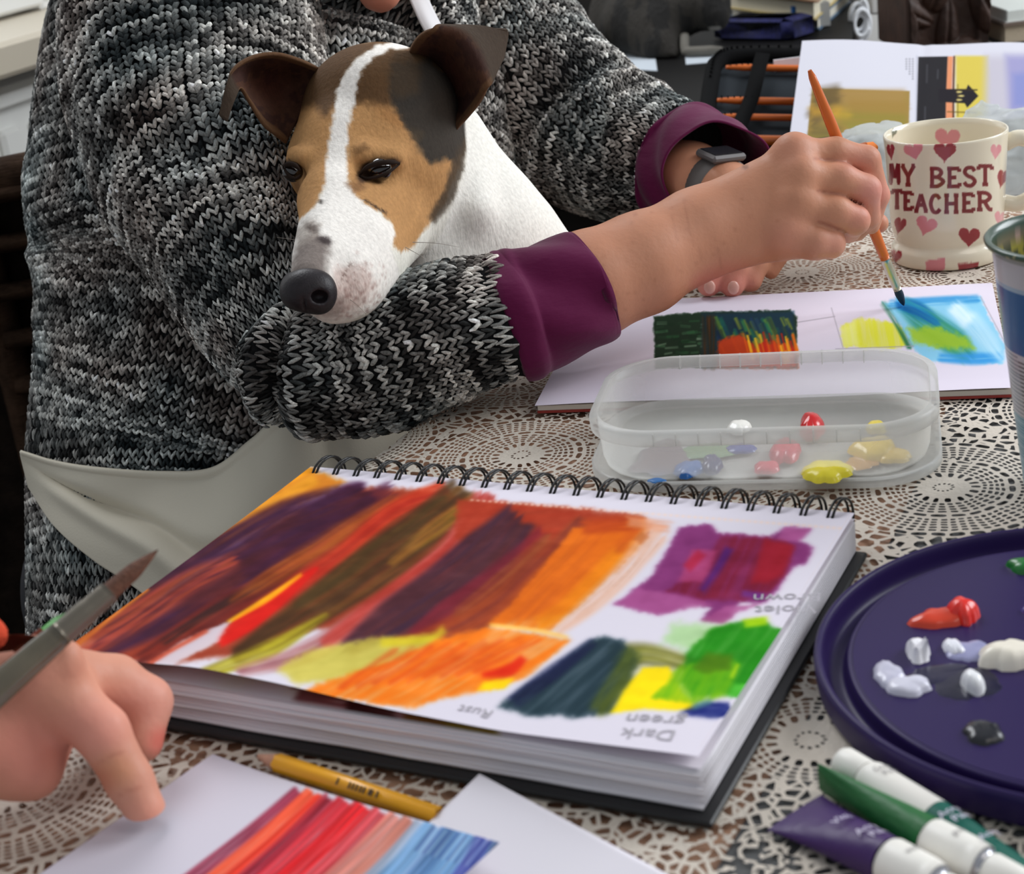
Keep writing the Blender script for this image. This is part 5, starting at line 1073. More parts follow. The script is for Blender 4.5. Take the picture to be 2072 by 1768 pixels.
c.stroke([(850, 300), (858, 360), (845, 430), (825, 470)], 10, (214, 160, 104), 7, .4, .2)
# white blaze and muzzle
c.poly([(722, 118), (760, 92), (800, 84), (835, 90), (830, 98), (790, 100), (755, 118), (735, 138), (722, 170), (716, 215), (705, 260), (702, 330), (706, 375), (722, 398), (765, 430), (795, 455), (800, 470), (792, 505), (798, 520), (810, 560), (770, 620), (690, 660), (560, 660), (560, 500), (590, 460), (612, 440), (635, 420), (655, 385), (660, 320), (672, 250), (682, 180), (700, 145)], WHT, 3.5, 1, 4, 9)
# spots
c.poly([(606, 488), (640, 470), (668, 492), (664, 520), (660, 560), (650, 590), (600, 600), (570, 590), (584, 540)], (112, 100, 94), 13, .85, 9, 8)
c.poly([(590, 470), (625, 440), (650, 452), (640, 480), (606, 500)], (150, 138, 128), 8, .6, 8, 6)
c.ell(632, 462, 13, 8, (96, 84, 78), 5, .5, .85, 4); c.ell(657, 486, 14, 7, (60, 50, 50), 4, .2, .9, 3); c.ell(650, 408, 6, 4, (50, 42, 38), 2.5, 0, .9, 2); c.ell(760, 418, 4, 3, (50, 40, 36), 2, 0, .8); c.stroke([(735, 402), (758, 418), (782, 432)], 4, (60, 44, 34), 2, .7, .3, sm=False)
c.stroke([(770, 424), (782, 428)], 3, (40, 30, 26), 1.5, .8, sm=False)
r_ = np.random.default_rng(9)
c.poly([(680, 540), (740, 540), (760, 580), (730, 620), (690, 640), (660, 600)], (206, 182, 172), 14, .7, 8)
for k in range(170):
    a, b = r_.normal(718, 32), r_.normal(585, 28); c.ell(a, b, r_.uniform(1.5, 3.6), r_.uniform(1.5, 3), (160, 128, 120), 1.6, 0, .5)
c.stroke([(703, 545), (690, 565)], 5, (110, 84, 76), 3, .7, .2, sm=False); c.ell(708, 538, 5, 4, (110, 86, 78), 2, 0, .7)
c.poly([(655, 590), (700, 600), (690, 640), (640, 640)], (128, 112, 106), 9, .5, 5)
# lids and brows
c.poly([(724, 346), (738, 330), (768, 321), (798, 320), (812, 326), (798, 340), (785, 352), (750, 363), (730, 372), (723, 362)], (60, 42, 32), 4, .92, 3)
c.poly([(700, 372), (730, 366), (745, 378), (715, 392)], (120, 84, 56), 7, .6, 4)
c.poly([(572, 330), (585, 322), (604, 335), (610, 355), (600, 364), (580, 350)], (50, 36, 30), 4, .95, 3); c.poly([(590, 366), (608, 362), (606, 390), (598, 384)], (120, 84, 54), 5, .6, 3)
c.poly([(714, 300), (740, 290), (748, 300), (722, 316)], (110, 78, 48), 6, .6, 6); c.poly([(830, 255), (860, 268), (850, 290), (832, 280)], (84, 70, 52), 6, .5, 5)
col = c.c.reshape(-1, 3)
bd_ = bodyfn(V); isb = sstep(-.0005, .0025, dd - bd_)[:, None]; col = col * (1 - isb) + np.array((250, 247, 238.)) * isb
# behind the face (not reachable by the face painting) the coat is white on the neck, dark on the nape
m_fur = mat('short_fur', vcol=True, rough=.82, spec=.2, noise=(420, .10), bump=(420, .4, .0014, (1, 1, .35)), sheen=.0)
mesh_obj('dog_body', V, Fq, m_fur, dog, colors=s2l(np.clip(col, 0, 255)) * 1.0)
# nose
m_nose = mat('wet_nose', rgb(38, 33, 36), .45, spec=.35, bump=(900, .35, .0006), noise=(300, .2))
def nosefn(P):
    d = ellip(P, W(622, 588, .889), (.0138, .0125, .0098), AXC); d = smin(d, ellip(P, W(650, 594, .892), (.0085, .0110, .009), AXC), .006); d = smin(d, ellip(P, W(592, 588, .896), (.0070, .0100, .008), AXC), .006)
    d = smax(d, -ellip(P, W(646, 600, .8835), (.0046, .0036, .0055), AXC), .002); d = smax(d, -ellip(P, W(590, 596, .888), (.0026, .0030, .004), AXC), .002)
    d = smax(d, -cone(P, W(613, 600, .879), W(618, 630, .886), .0008, .0008), .001); return d
V, Fq = nets(nosefn, W(620, 596, .888) - .022, W(620, 596, .888) + .022, .0009, 4); mesh_obj('nose', V, Fq, m_nose, dog)
# eyes with lids
m_eye = mat('dark_eye', rgb(28, 18, 14), .06, coat=1.0); m_lid = mat('dark_eyelid', rgb(40, 30, 25), .85, spec=.15); m_browfur = mat('tan_brow_fur', rgb(176, 124, 74), .85, bump=(380, .6, .0016), noise=(300, .15))
def eye(u, v, d, r, upl, lol, nm=''):
    cc = W(u, v, d); Vs = []; n = 24
    V, Fq = nets(lambda P: ellip(P, cc, (r, r * .95, r * .9), AXC), cc - r * 1.3, cc + r * 1.3, r / 9, 3); o = mesh_obj('eye', V, Fq, m_eye, dog)
    for nm, pl, rr, mm in (('upper_eyelid', upl, .0016, m_lid), ('lower_eyelid', lol, .0010, m_lid)):
        C = catmull(np.array([W(*q) for q in pl]), 22); tube_obj(nm, C, np.interp(np.linspace(0, 1, 22), [0, .25, .75, 1], [.0006, rr, rr, .0006]), mm, dog, 10)
eye(768, 343, .970, .0078, [(728, 354, .965), (744, 338, .959), (768, 330, .9575), (792, 328, .960), (808, 330, .969)], [(728, 356, .965), (744, 361, .961), (766, 357, .960), (788, 347, .961), (808, 332, .969)])
eye(592, 348, .975, .0065, [(573, 336, .971), (584, 332, .967), (596, 334, .9655), (607, 344, .967)], [(573, 338, .971), (584, 354, .969), (597, 361, .967), (608, 354, .968)])
# ears
def ear(name, net, ncol, inner):
    G = surf(np.array([[W(*q) for q in rr] for rr in net]), 60, 44); V, Fq = sheet(G, .0022); mid = V.mean(0)
    P = PX(V); n = fbm(P[:, 0] / 9, P[:, 1] / 9, 1.2); nn = fbm(P[:, 0] / 22, P[:, 1] / 22, 4.2); half = len(V) // 2
    colr = np.where((nn > .5)[:, None], np.array((72, 46, 34.)), np.array((58, 36, 30.))) * (0.85 + .3 * n[:, None]); u_ = np.repeat(np.linspace(0, 1, 60), 44); w_ = np.tile(np.linspace(0, 1, 44), 60); u_ = np.tile(u_, 2); w_ = np.tile(w_, 2)
    ed = np.minimum(w_, 1 - w_) < .05; colr[ed] = (96, 68, 46); inr = np.exp(-((u_ - inner[0]) / .16) ** 2 - ((w_ - inner[1]) / .2) ** 2); colr = colr * (1 - .35 * inr[:, None]) + np.array((90, 40, 36.)) * .35 * inr[:, None]
    tipm = sstep(inner[2], inner[2] + .08, u_)[:, None]; colr = colr * (1 - tipm) + np.array((66, 54, 44.)) * tipm
    o = mesh_obj('ear', V, Fq, m_fur, dog, colors=s2l(colr)); o['label'] = name; return o
ear('ear on the right, folded back at the tip', [
    [(822, 128, 1.02), (846, 190, 1.025), (885, 240, 1.025), (926, 262, 1.025)],
    [(830, 96, 1.005), (872, 150, 1.040), (915, 205, 1.042), (950, 236, 1.015)],
    [(848, 70, .992), (898, 108, 1.020), (940, 160, 1.022), (974, 206, 1.004)],
    [(874, 57, .986), (922, 72, .990), (956, 112, .990), (988, 178, .992)],
    [(915, 55, .996), (962, 62, 1.004), (990, 92, 1.008), (1000, 150, 1.004)],
    [(1024, 57, 1.022), (1024, 64, 1.024), (1022, 82, 1.024), (1014, 118, 1.018)]], 1, (.3, .55, .62))
ear('ear on the left, tip drooping forward', [
    [(650, 140, 1.02), (628, 185, 1.025), (604, 235, 1.025), (580, 290, 1.015)],
    [(606, 124, 1.002), (588, 165, 1.030), (574, 215, 1.030), (562, 272, 1.005)],
    [(560, 112, .992), (545, 150, 1.018), (538, 195, 1.018), (536, 250, .998)],
    [(515, 117, .984), (508, 148, 1.000), (505, 182, 1.000), (508, 205, .990)],
    [(478, 138, .976), (480, 150, .980), (484, 165, .980), (490, 178, .980)],
    [(458, 170, .972), (464, 178, .972), (470, 188, .972), (478, 196, .973)],
    [(443, 232, .970), (448, 237, .970), (454, 242, .970), (460, 244, .970)]], 1, (.3, .5, .70))
# whiskers
m_wh = mat('whisker', rgb(150, 140, 130), .5)
for a, b, d0, d1 in (((835, 490), (930, 500), .955, .95), ((820, 500), (880, 540), .95, .945), ((700, 600), (745, 640), .915, .905), ((650, 500), (560, 480), .93, .93)):
    C = catmull(np.array([W(a[0], a[1], d0), W((a[0] + b[0]) / 2, (a[1] + b[1]) / 2 - 3, (d0 + d1) / 2), W(b[0], b[1], d1)]), 8); tube_obj('whisker', C, np.linspace(.00022, .00006, 8), m_wh, dog, 4)
# ================================================================== THE PERSON
per = empty('person', W(420, 1150, 1.25) * [1, 1, 0] + np.array([0, 0, -.75]), 'person in a chunky marled grey sweater painting with a fine brush, dog in lap', 'person')
m_yarn = mat('marled_yarn', vcol=True, rough=.85, spec=.15, noise=(900, .35), bump=(1400, .6, .0006))
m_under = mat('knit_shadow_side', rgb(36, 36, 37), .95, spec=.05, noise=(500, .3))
class Loft:
    def __init__(s, rows, disp=None, n=200):
        A = catmull(np.array(rows, dtype=float), n); s.n = n
        s.C = np.array([W(a[0], a[1], a[2]) for a in A]); s.ra = A[:, 3] * A[:, 2] / F; s.rb = A[:, 4]
        T = np.gradient(s.C, axis=0); T /= np.linalg.norm(T, axis=1)[:, None]; V = s.C - camp; V /= np.linalg.norm(V, axis=1)[:, None]
        V = V - T * (V * T).sum(1)[:, None]; V /= np.linalg.norm(V, axis=1)[:, None]; s.T, s.V, s.S = T, V, np.cross(T, V); s.disp = disp
        s.cum = np.concatenate([[0], np.cumsum(np.linalg.norm(np.diff(s.C, axis=0), axis=1))]); s.len = s.cum[-1]
    def __call__(s, l, th):
        """l arc length along the loft, th angle; th = 0 is the side S, th = -pi/2 faces the camera"""
        g = lambda X: np.stack([np.interp(l, s.cum, X[:, k]) for k in range(3)], -1)
        ra, rb = np.interp(l, s.cum, s.ra), np.interp(l, s.cum, s.rb); c, n = np.cos(th), np.sin(th)
        q = np.sign(c) * np.abs(c) ** .9; w = np.sign(n) * np.abs(n) ** .9
        e = s.disp(l / s.len, th) if s.disp else 0
        return g(s.C) + g(s.S) * ((ra + e) * q)[..., None] + g(s.V) * ((rb + e) * w)[..., None]
    def base(s, name, m, parent, nu=110, nl=90, inset=-.0018, l0=0, l1=1, cap=True):
        th = np.linspace(0, 2 * np.pi, nu, endpoint=False); l = np.linspace(l0, l1, nl) * s.len; TH, LL = np.meshgrid(th, l, indexing='ij'); P = s(LL.ravel(), TH.ravel()).reshape(nu, nl, 3)
        if inset: C = np.stack([np.interp(l, s.cum, s.C[:, k]) for k in range(3)], -1); dv = P - C[None]; P = P + dv / (np.linalg.norm(dv, axis=2)[..., None] + 1e-9) * inset
        Fq = [list(map(int, f)) for f in gridfaces(nu, nl, True)]
        if cap: Fq += [[i * nl for i in range(nu)], [i * nl + nl - 1 for i in range(nu)][::-1]]
        return P.reshape(-1, 3), Fq
YR = np.random.default_rng(21)
def knit(lofts, name, parent):
    """V shaped stitches, two yarn legs each, laid row by row over the sweater"""
    allV = []; allC = []; allF = []; off = 0
    path = np.array([(.03, .62, -.1), (.13, .30, .75), (.33, -.12, .95), (.42, -.50, .1)])   # x across, y along, z out
    ns = 5; ang = np.linspace(0, 2 * np.pi, ns, endpoint=False)
    for (S, w, h, l0, l1, clip) in lofts:
        circ = 2 * np.pi * np.sqrt((S.ra ** 2 + S.rb ** 2) / 2).mean() * 1.03; nw = int(circ / w); nr = int((l1 - l0) * S.len / h)
        J, I = np.meshgrid(np.arange(nr), np.arange(nw), indexing='ij'); J = J.ravel(); I = I.ravel()
        l = l0 * S.len + (J + .5 + .12 * YR.normal(size=len(J))) * h; th = (I + .5 + .06 * YR.normal(size=len(J))) / nw * 2 * np.pi
        dth = .5 / nw * 2 * np.pi; P = S(l, th); A = S(l, th + dth) - S(l, th - dth); Bv = S(l + h / 2, th) - S(l - h / 2, th)
        N = np.cross(A, Bv); N /= np.linalg.norm(N, axis=1)[:, None] + 1e-12; C = np.stack([np.interp(l, S.cum, S.C[:, k]) for k in range(3)], -1); fl = ((P - C) * N).sum(1) < 0; N[fl] *= -1
        vis = ((camp - P) * N).sum(1) / np.linalg.norm(camp - P, axis=1) > -.22; px_ = PX(P); vis &= (px_[:, 0] > -60) & (px_[:, 0] < 2130) & (px_[:, 1] > -420) & (px_[:, 1] < 1500)
        if clip is not None: vis &= ~clip(px_, P)
        P, A, Bv, N, I, J, px_ = P[vis], A[vis], Bv[vis], N[vis], I[vis], J[vis], px_[vis]; n = len(P)
        # tone of the marled yarn: long runs along a row, plus salt and pepper
        run = fbm(I * .16 + J * 13.7, J * 7.3, 2.2, 2); salt = YR.random(n); big = fbm(px_[:, 0] / 130., px_[:, 1] / 90., 6.6, 2)
        for sgn in (-1, 1):
            tone = np.clip(.24 + 1.1 * (run - .30) + .62 * (salt - .5) + .30 * (YR.random(n) - .5) + .45 * (big - .5), 0, 1)
            hue = fbm(I * .12 + 40, J * .12 + 9, 1.1, 2)
            base_ = np.stack([30 + 214 * tone, 30 + 211 * tone, 30 + 203 * tone], 1); base_[:, 0] += (hue - .5) * 20; base_[:, 1] -= (hue - .5) * 4; base_[:, 2] -= (hue - .5) * 12
            V = np.zeros((n, 4, ns, 3)); wv = A; lv = Bv; wl = np.linalg.norm(A, axis=1)
            jit = YR.normal(size=(n, 4, 3)) * .05
            cen = P[:, None] + wv[:, None] * (sgn * path[None, :, 0, None] + jit[..., 0:1] * .6) + lv[:, None] * (path[None, :, 1, None] + jit[..., 1:2]) + N[:, None] * ((path[None, :, 2] + jit[..., 2]) * (wl * .20)[:, None])[..., None]
            t = np.gradient(cen, axis=1); t /= np.linalg.norm(t, axis=2)[..., None]; sd = np.cross(t, N[:, None]); sd /= np.linalg.norm(sd, axis=2)[..., None]; up = np.cross(sd, t)
            r = (wl * .165)[:, None] * np.array([.55, 1.05, 1.08, .5])[None]
            V = cen[:, :, None] + r[:, :, None, None] * (np.cos(ang)[None, None, :, None] * sd[:, :, None] * 1.12 + np.sin(ang)[None, None, :, None] * up[:, :, None] * .95)
            V = V.reshape(n * 4 * ns, 3); k = np.arange(n) * 4 * ns; q = []
            for a in range(3):
                for b in range(ns): q.append(np.stack([k + a * ns + b, k + a * ns + (b + 1) % ns, k + (a + 1) * ns + (b + 1) % ns, k + (a + 1) * ns + b], 1))
            Fq = np.stack(q, 1).reshape(-1, 4)
            if True: Fq = Fq[:, ::-1]
            cc = np.repeat(base_[:, None], 4, 1) * (1 + .30 * (YR.random((n, 4)) - .5))[..., None]; cc = np.repeat(cc, ns, 1).reshape(-1, 3)
            allV.append(V); allC.append(s2l(np.clip(cc, 0, 255))); allF.append(Fq + off); off += len(V)
    o = mesh_obj(name, np.concatenate(allV), np.concatenate(allF), m_yarn, parent, colors=np.concatenate(allC)); o['kind'] = 'stuff'; return o
# folds
def fold(t, th, t0, th0, st, sth, amp, tilt=0.0):
    d = (th - th0 + np.pi) % (2 * np.pi) - np.pi; q = (t - t0 - tilt * d); return amp * np.exp(-(q / st) ** 2 - (d / sth) ** 2)
FR = -np.pi / 2
def d_torso(t, th): return .004 * (fbm(t * 9, np.cos(th) * 3 + 4, np.sin(th) * 3 + 4) - .5) * 2 + fold(t, th, .60, FR - .9, .03, .9, -.006, .15) + fold(t, th, .50, FR - .9, .03, .8, .005, .12)
torso = Loft([(785, -190, 1.33, 80, .05), (780, -150, 1.33, 170, .080), (745, -90, 1.33, 320, .11), (650, 0, 1.31, 422, .145), (590, 120, 1.31, 468, .150), (572, 250, 1.30, 478, .150), (562, 400, 1.29, 482, .150), (552, 600, 1.28, 478, .148), (508, 780, 1.27, 438, .150), (462, 930, 1.265, 394, .152), (448, 1010, 1.26, 378, .150), (440, 1150, 1.25, 366, .150), (436, 1310, 1.25, 358, .145)], d_torso)
def d_upper(t, th): return .005 * (fbm(t * 7 + 3, np.cos(th) * 2.4 + 9, np.sin(th) * 2.4 + 2) - .5) * 2 + fold(t, th, .80, FR, .035, 1.2, .006, .12) + fold(t, th, .70, FR, .03, 1.2, -.006, .12) + fold(t, th, .90, FR, .03, 1.4, -.006, -.08)
upper = Loft([(470, -150, 1.27, 60, .03), (440, -110, 1.26, 150, .055), (405, -40, 1.215, 225, .080), (392, 80, 1.17, 262, .094), (432, 300, 1.12, 246, .085), (510, 500, 1.07, 204, .070), (580, 680, 1.03, 148, .050), (612, 770, 1.015, 108, .034), (622, 800, 1.01, 56, .02)], d_upper)
def d_fore(t, th): return .004 * (fbm(t * 8 + 13, np.cos(th) * 2.2 + 5, np.sin(th) * 2.2 + 12) - .5) * 2 + fold(t, th, .10, FR, .022, 1.6, .008, .02) + fold(t, th, .165, FR, .020, 1.7, -.010, .02) + fold(t, th, .235, FR, .025, 1.6, .006, .02)
fore = Loft([(522, 750, 1.0, 44, .016), (536, 750, .998, 82, .029), (572, 748, .993, 106, .038), (640, 746, .988, 130, .045), (760, 726, .984, 146, .047), (900, 672, .974, 138, .044), (1000, 648, .968, 126, .041), (1046, 640, .968, 124, .039)], d_fore)
def d_far(t, th): return .005 * (fbm(t * 9 + 23, np.cos(th) * 2.4 + 6, np.sin(th) * 2.4 + 1) - .5) * 2 + fold(t, th, .62, FR, .03, 1.6, -.008, .05) + fold(t, th, .70, FR, .03, 1.6, .006, .05) + fold(t, th, .84, FR, .022, 1.6, -.005, -.05)
far = Loft([(905, -60, 1.36, 60, .03), (940, 0, 1.36, 130, .06), (1010, 100, 1.34, 168, .075), (1100, 200, 1.31, 166, .068), (1240, 292, 1.275, 148, .056), (1350, 328, 1.235, 124, .044), (1392, 338, 1.22, 112, .040)], d_far)
sw = empty('sweater', (0, 0, 0)); bpy.data.objects.remove(sw)
parts_ = [torso.base('a', None, None), upper.base('b', None, None), fore.base('c', None, None), far.base('d', None, None)]
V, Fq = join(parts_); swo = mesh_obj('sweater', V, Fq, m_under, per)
def clip_torso(px_, P): return (px_[:, 0] > 700) & (px_[:, 1] > 520) | (px_[:, 0] > 620) & (px_[:, 1] > 150) & (px_[:, 0] < 840) & (px_[:, 1] < 560) | (px_[:, 0] > 300) & (px_[:, 1] > 990) & (px_[:, 0] < 900)
knit([(torso, .0056, .0046, .06, .995, clip_torso), (upper, .0056, .0046, .04, .97, lambda q, P: (q[:, 0] > 640) & (q[:, 1] > 160)), (fore, .0052, .0048, .03, .985, None), (far, .0056, .0050, .01, .985, None)], 'knit_stitches', swo)

# cuffs of the maroon undershirt
m_cuff = mat('maroon_jersey', rgb(92, 12, 60), .8, sheen=.1, bump=(40, .3, .004, (1, 1, 3)), spec=.2)
def d_cuff(t, th): return .0018 * np.sin(th * 3 + t * 6) * t + .0014 * np.sin(th * 5 + 1 + t * 9) + fold(t, th, .16, FR, .06, 3, .0015, .04)
cuff = Loft([(1022, 648, .970, 118, .036), (1030, 645, .970, 128, .040), (1042, 641, .970, 130, .041), (1060, 634, .971, 124, .038), (1120, 610, .974, 118, .037), (1180, 582, .980, 115, .036), (1194, 575, .981, 112, .0355)], d_cuff)
V, Fq = cuff.base('c', None, None, 90, 60, 0, cap=False); o = mesh_obj('cuff', V, Fq, m_cuff, per); mo = o.modifiers.new('s', 'SOLIDIFY'); mo.thickness = .0016; mo.offset = -1
cuff2 = Loft([(1372, 330, 1.225, 104, .040), (1382, 333, 1.222, 116, .043), (1400, 340, 1.212, 118, .044), (1428, 350, 1.19, 116, .043), (1450, 358, 1.17, 108, .039)], d_cuff)
V, Fq = cuff2.base('c', None, None, 90, 40, 0, cap=False); o = mesh_obj('cuff', V, Fq, m_cuff, per); mo = o.modifiers.new('s', 'SOLIDIFY'); mo.thickness = .0016; mo.offset = -1

# ---- skin : one mesh, arms run on inside the sleeves to the trunk
m_skin = mat('skin', vcol=True, rough=.5, sss=.10, spec=.35, bump=(330, .35, .0007), noise=(34, .07))
def multi(P, L_, k=.006):
    d = None
    for (a, b) in L_:
        q = cone(P, a[0], b[0], a[1], b[1]); d = q if d is None else smin(d, q, k)
    return d
def nearhand(P):
    d = multi(P, [(pc(1000, 655, .970, 84), pc(1190, 577, .983, 103)), (pc(1190, 577, .983, 103), pc(1300, 532, .992, 97)), (pc(1300, 532, .992, 97), pc(1400, 476, 1.0, 80))], .012)
    d = smin(d, multi(P, [(pc(1400, 450, 1.0, 58), pc(1600, 345, 1.003, 52)), (pc(1400, 480, 1.0, 60), pc(1610, 395, 1.0, 50)), (pc(1400, 500, 1.0, 54), pc(1600, 448, 1.0, 46)), (pc(1410, 515, 1.0, 44), pc(1575, 484, 1.003, 38)), (pc(1430, 450, 1.012, 60), pc(1590, 420, 1.02, 60))], .012), .014)
    fs = []
    # index, middle, ring, little : knuckle, middle joint, curled end
    d1 = multi(P, [(pc(1612, 325, 1.001, 42), pc(1690, 311, 1.0, 33)), (pc(1690, 311, 1.0, 33), pc(1752, 324, 1.003, 28)), (pc(1752, 324, 1.003, 29), pc(1774, 395, 1.013, 25)), (pc(1776, 395, 1.014, 23), pc(1762, 455, 1.022, 19))], .003)
    d2 = multi(P, [(pc(1625, 368, .994, 42), pc(1700, 364, .991, 34)), (pc(1700, 364, .991, 34), pc(1752, 384, .995, 30)), (pc(1752, 384, .995, 30), pc(1756, 440, 1.010, 24)), (pc(1758, 440, 1.012, 22), pc(1735, 470, 1.022, 18))], .003)
    d3 = multi(P, [(pc(1615, 420, .992, 41), pc(1690, 430, .989, 34)), (pc(1690, 430, .989, 34), pc(1730, 446, .992, 30)), (pc(1730, 446, .992, 28), pc(1718, 468, 1.010, 24))], .003)
    d4 = multi(P, [(pc(1588, 476, .994, 42), pc(1648, 490, .990, 35)), (pc(1648, 490, .990, 35), pc(1680, 493, .992, 30)), (pc(1680, 493, .992, 28), pc(1655, 488, 1.010, 24))], .003)
    th = multi(P, [(pc(1500, 420, 1.025, 46), pc(1640, 400, 1.042, 36)), (pc(1640, 400, 1.042, 34), pc(1745, 430, 1.040, 25)), (pc(1745, 430, 1.040, 25), pc(1778, 452, 1.036, 20))], .006)
    f = smin(smin(d1, d2, .0016), smin(d3, d4, .0016), .0016); kn = W(1625, 400, 1.0)
    tt = sstep(RP(0, 1), RP(48, 1), (P - kn) @ AXC[0]); kk = .011 * (1 - tt) + .0016 * tt
    d = smin(d, f, np.maximum(kk, .0016)); d = smin(d, th, .006)
    for a, r in ((pc(1606, 300, .992, 26), 0), (pc(1622, 352, .985, 22), 0), (pc(1612, 408, .984, 22), 0), (pc(1590, 462, .986, 20), 0)): d = smin(d, ball(P, a[0], a[1]), .014)
    d = smin(d, multi(P, [(pc(1600, 400, 1.01, 50), pc(1700, 440, 1.018, 34)), (pc(1560, 440, 1.01, 50), pc(1655, 470, 1.014, 30))], .004), .004)
    return d
def farhand(P):
    d = multi(P, [(pc(1300, 330, 1.24, 70), pc(1400, 362, 1.19, 66)), (pc(1400, 362, 1.19, 66), pc(1470, 392, 1.16, 58)), (pc(1470, 392, 1.16, 56), pc(1515, 450, 1.14, 56)), (pc(1480, 440, 1.14, 44), pc(1490, 490, 1.128, 40)), (pc(1530, 440, 1.14, 44), pc(1560, 490, 1.13, 36))], .014)
    for i, q in enumerate(((pc(1470, 490, 1.125, 30), pc(1448, 545, 1.116, 26), pc(1434, 576, 1.114, 24)), (pc(1500, 495, 1.125, 30), pc(1492, 546, 1.116, 26), pc(1482, 577, 1.113, 25)), (pc(1535, 490, 1.128, 29), pc(1530, 536, 1.121, 25), pc(1519, 568, 1.118, 23)), (pc(1565, 480, 1.130, 26), pc(1572, 520, 1.128, 21), pc(1560, 548, 1.128, 17)))):
        f = smin(cone(P, q[0][0], q[1][0], q[0][1], q[1][1]), cone(P, q[1][0], q[2][0], q[1][1], q[2][1]), .002); d = smin(d, f, .0035)
    return d
def headfn(P):
    hc = W(778, -262, 1.20); d = ellip(P, hc, (.072, .098, .105), AXC); d = smin(d, cone(P, W(770, -150, 1.17), W(768, -22, 1.135), .050, .0165), .03)
    d = smin(d, cone(P, W(800, -170, 1.24), W(775, 10, 1.33), .054, .062), .02)
    d = smin(d, cone(P, W(770, -270, 1.095), W(768, -200, 1.072), .006, .013), .012); d = smin(d, cone(P, W(755, -160, 1.088), W(783, -160, 1.088), .007, .007), .010)
    for s_ in (-1, 1): d = smax(d, -ball(P, W(770 + s_ * 92, -285, 1.095), .013), .012); d = smin(d, ellip(P, W(778 + s_ * 205, -240, 1.21), (.008, .028, .016), AXC), .006)
    return d
def trunk(P):
    d = ellip(P, W(560, 400, 1.31), (.150, .24, .095), AXC); d = smin(d, cone(P, W(775, 0, 1.33), W(700, 120, 1.33), .058, .075), .05)
    d = smin(d, cone(P, W(380, 0, 1.22), W(610, 735, 1.03), .040, .022), .03); d = smin(d, cone(P, W(610, 735, 1.03), W(1010, 652, .975), .020, .024), .01); d = smin(d, cone(P, W(930, 60, 1.36), W(1310, 330, 1.238), .042, .023), .03); return d
Ps = []; fr_ = []
for fn, lo, hi, h in ((nearhand, W(1000, 655, .970) - [.035, .05, .045], W(1800, 380, 1.03) + [.035, .05, .06], .0015), (farhand, np.minimum(W(1300, 330, 1.24), W(1430, 600, 1.10)) - [.03, .04, .02], np.maximum(W(1590, 400, 1.15), W(1300, 280, 1.26)) + [.03, .04, .03], .0018), (headfn, W(778, -200, 1.2) - [.12, .16, .2], W(778, -200, 1.2) + [.12, .16, .18], .005), (trunk, W(600, 400, 1.15) - [.30, .24, .35], W(600, 400, 1.15) + [.36, .36, .36], .009)):
    Ps.append(nets(fn, lo, hi, h))
V = []; Fs = []; off = 0
for v, f in Ps: V.append(v); Fs.append(f + off); off += len(v)
V = np.concatenate(V); Fs = np.concatenate(Fs); c = Canvas(PX(V), (200, 140, 110), 1.0)
for (u, v, r, col, a) in ((1745, 330, 40, (214, 142, 126), .6), (1770, 400, 34, (218, 144, 130), .7), (1750, 440, 34, (218, 144, 128), .6), (1690, 500, 36, (216, 148, 130), .6), (1605, 300, 36, (210, 146, 122), .5), (1600, 470, 40, (212, 146, 124), .5), (1480, 580, 50, (220, 138, 124), .8), (1435, 580, 30, (220, 138, 124), .8), (1775, 385, 30, (224, 150, 138), .6)): c.ell(u, v, r, r * .8, col, r * .7, 0, a)
for k in range(40): c.ell(YR.uniform(1180, 1640), YR.uniform(400, 640), 4, 3, (176, 118, 90), 2.5, 0, .45)

for q in ([(1385, 405), (1392, 450), (1404, 500)], [(1360, 432), (1372, 490)], [(1452, 500), (1460, 545)], [(1414, 500), (1420, 530)]): c.stroke(q, 4, (164, 108, 84), 3, .3)  # wrist creases: their shade is drawn into the skin colour
for q in ([(1645, 320), (1700, 326), (1742, 342)], [(1652, 385), (1700, 394), (1745, 415)], [(1655, 448), (1700, 464), (1716, 474)]): c.stroke(q, 5, (160, 100, 82), 3, .6)  # shade in the gaps between the fingers, painted on the skin
c.ell(1508, 338, 6, 5, (130, 84, 60), 3, 0, .7); c.ell(765, 10, 60, 30, (206, 120, 100), 20, 0, .6)
mesh_obj('body', V, Fs, m_skin, per, colors=c.lin() * .98)
m_nail = mat('fingernail', rgb(222, 166, 150), .35, coat=.2)
for u, v, d, a in ((1436, 581, 1.1062, .1), (1484, 582, 1.1048, .05)):
    cN = W(u, v, d); V, Fq = nets(lambda P: ellip(P, cN, (.0042, .0050, .0018), AXC), cN - .008, cN + .008, .001, 3); mesh_obj('fingernail', V, Fq, m_nail, per)
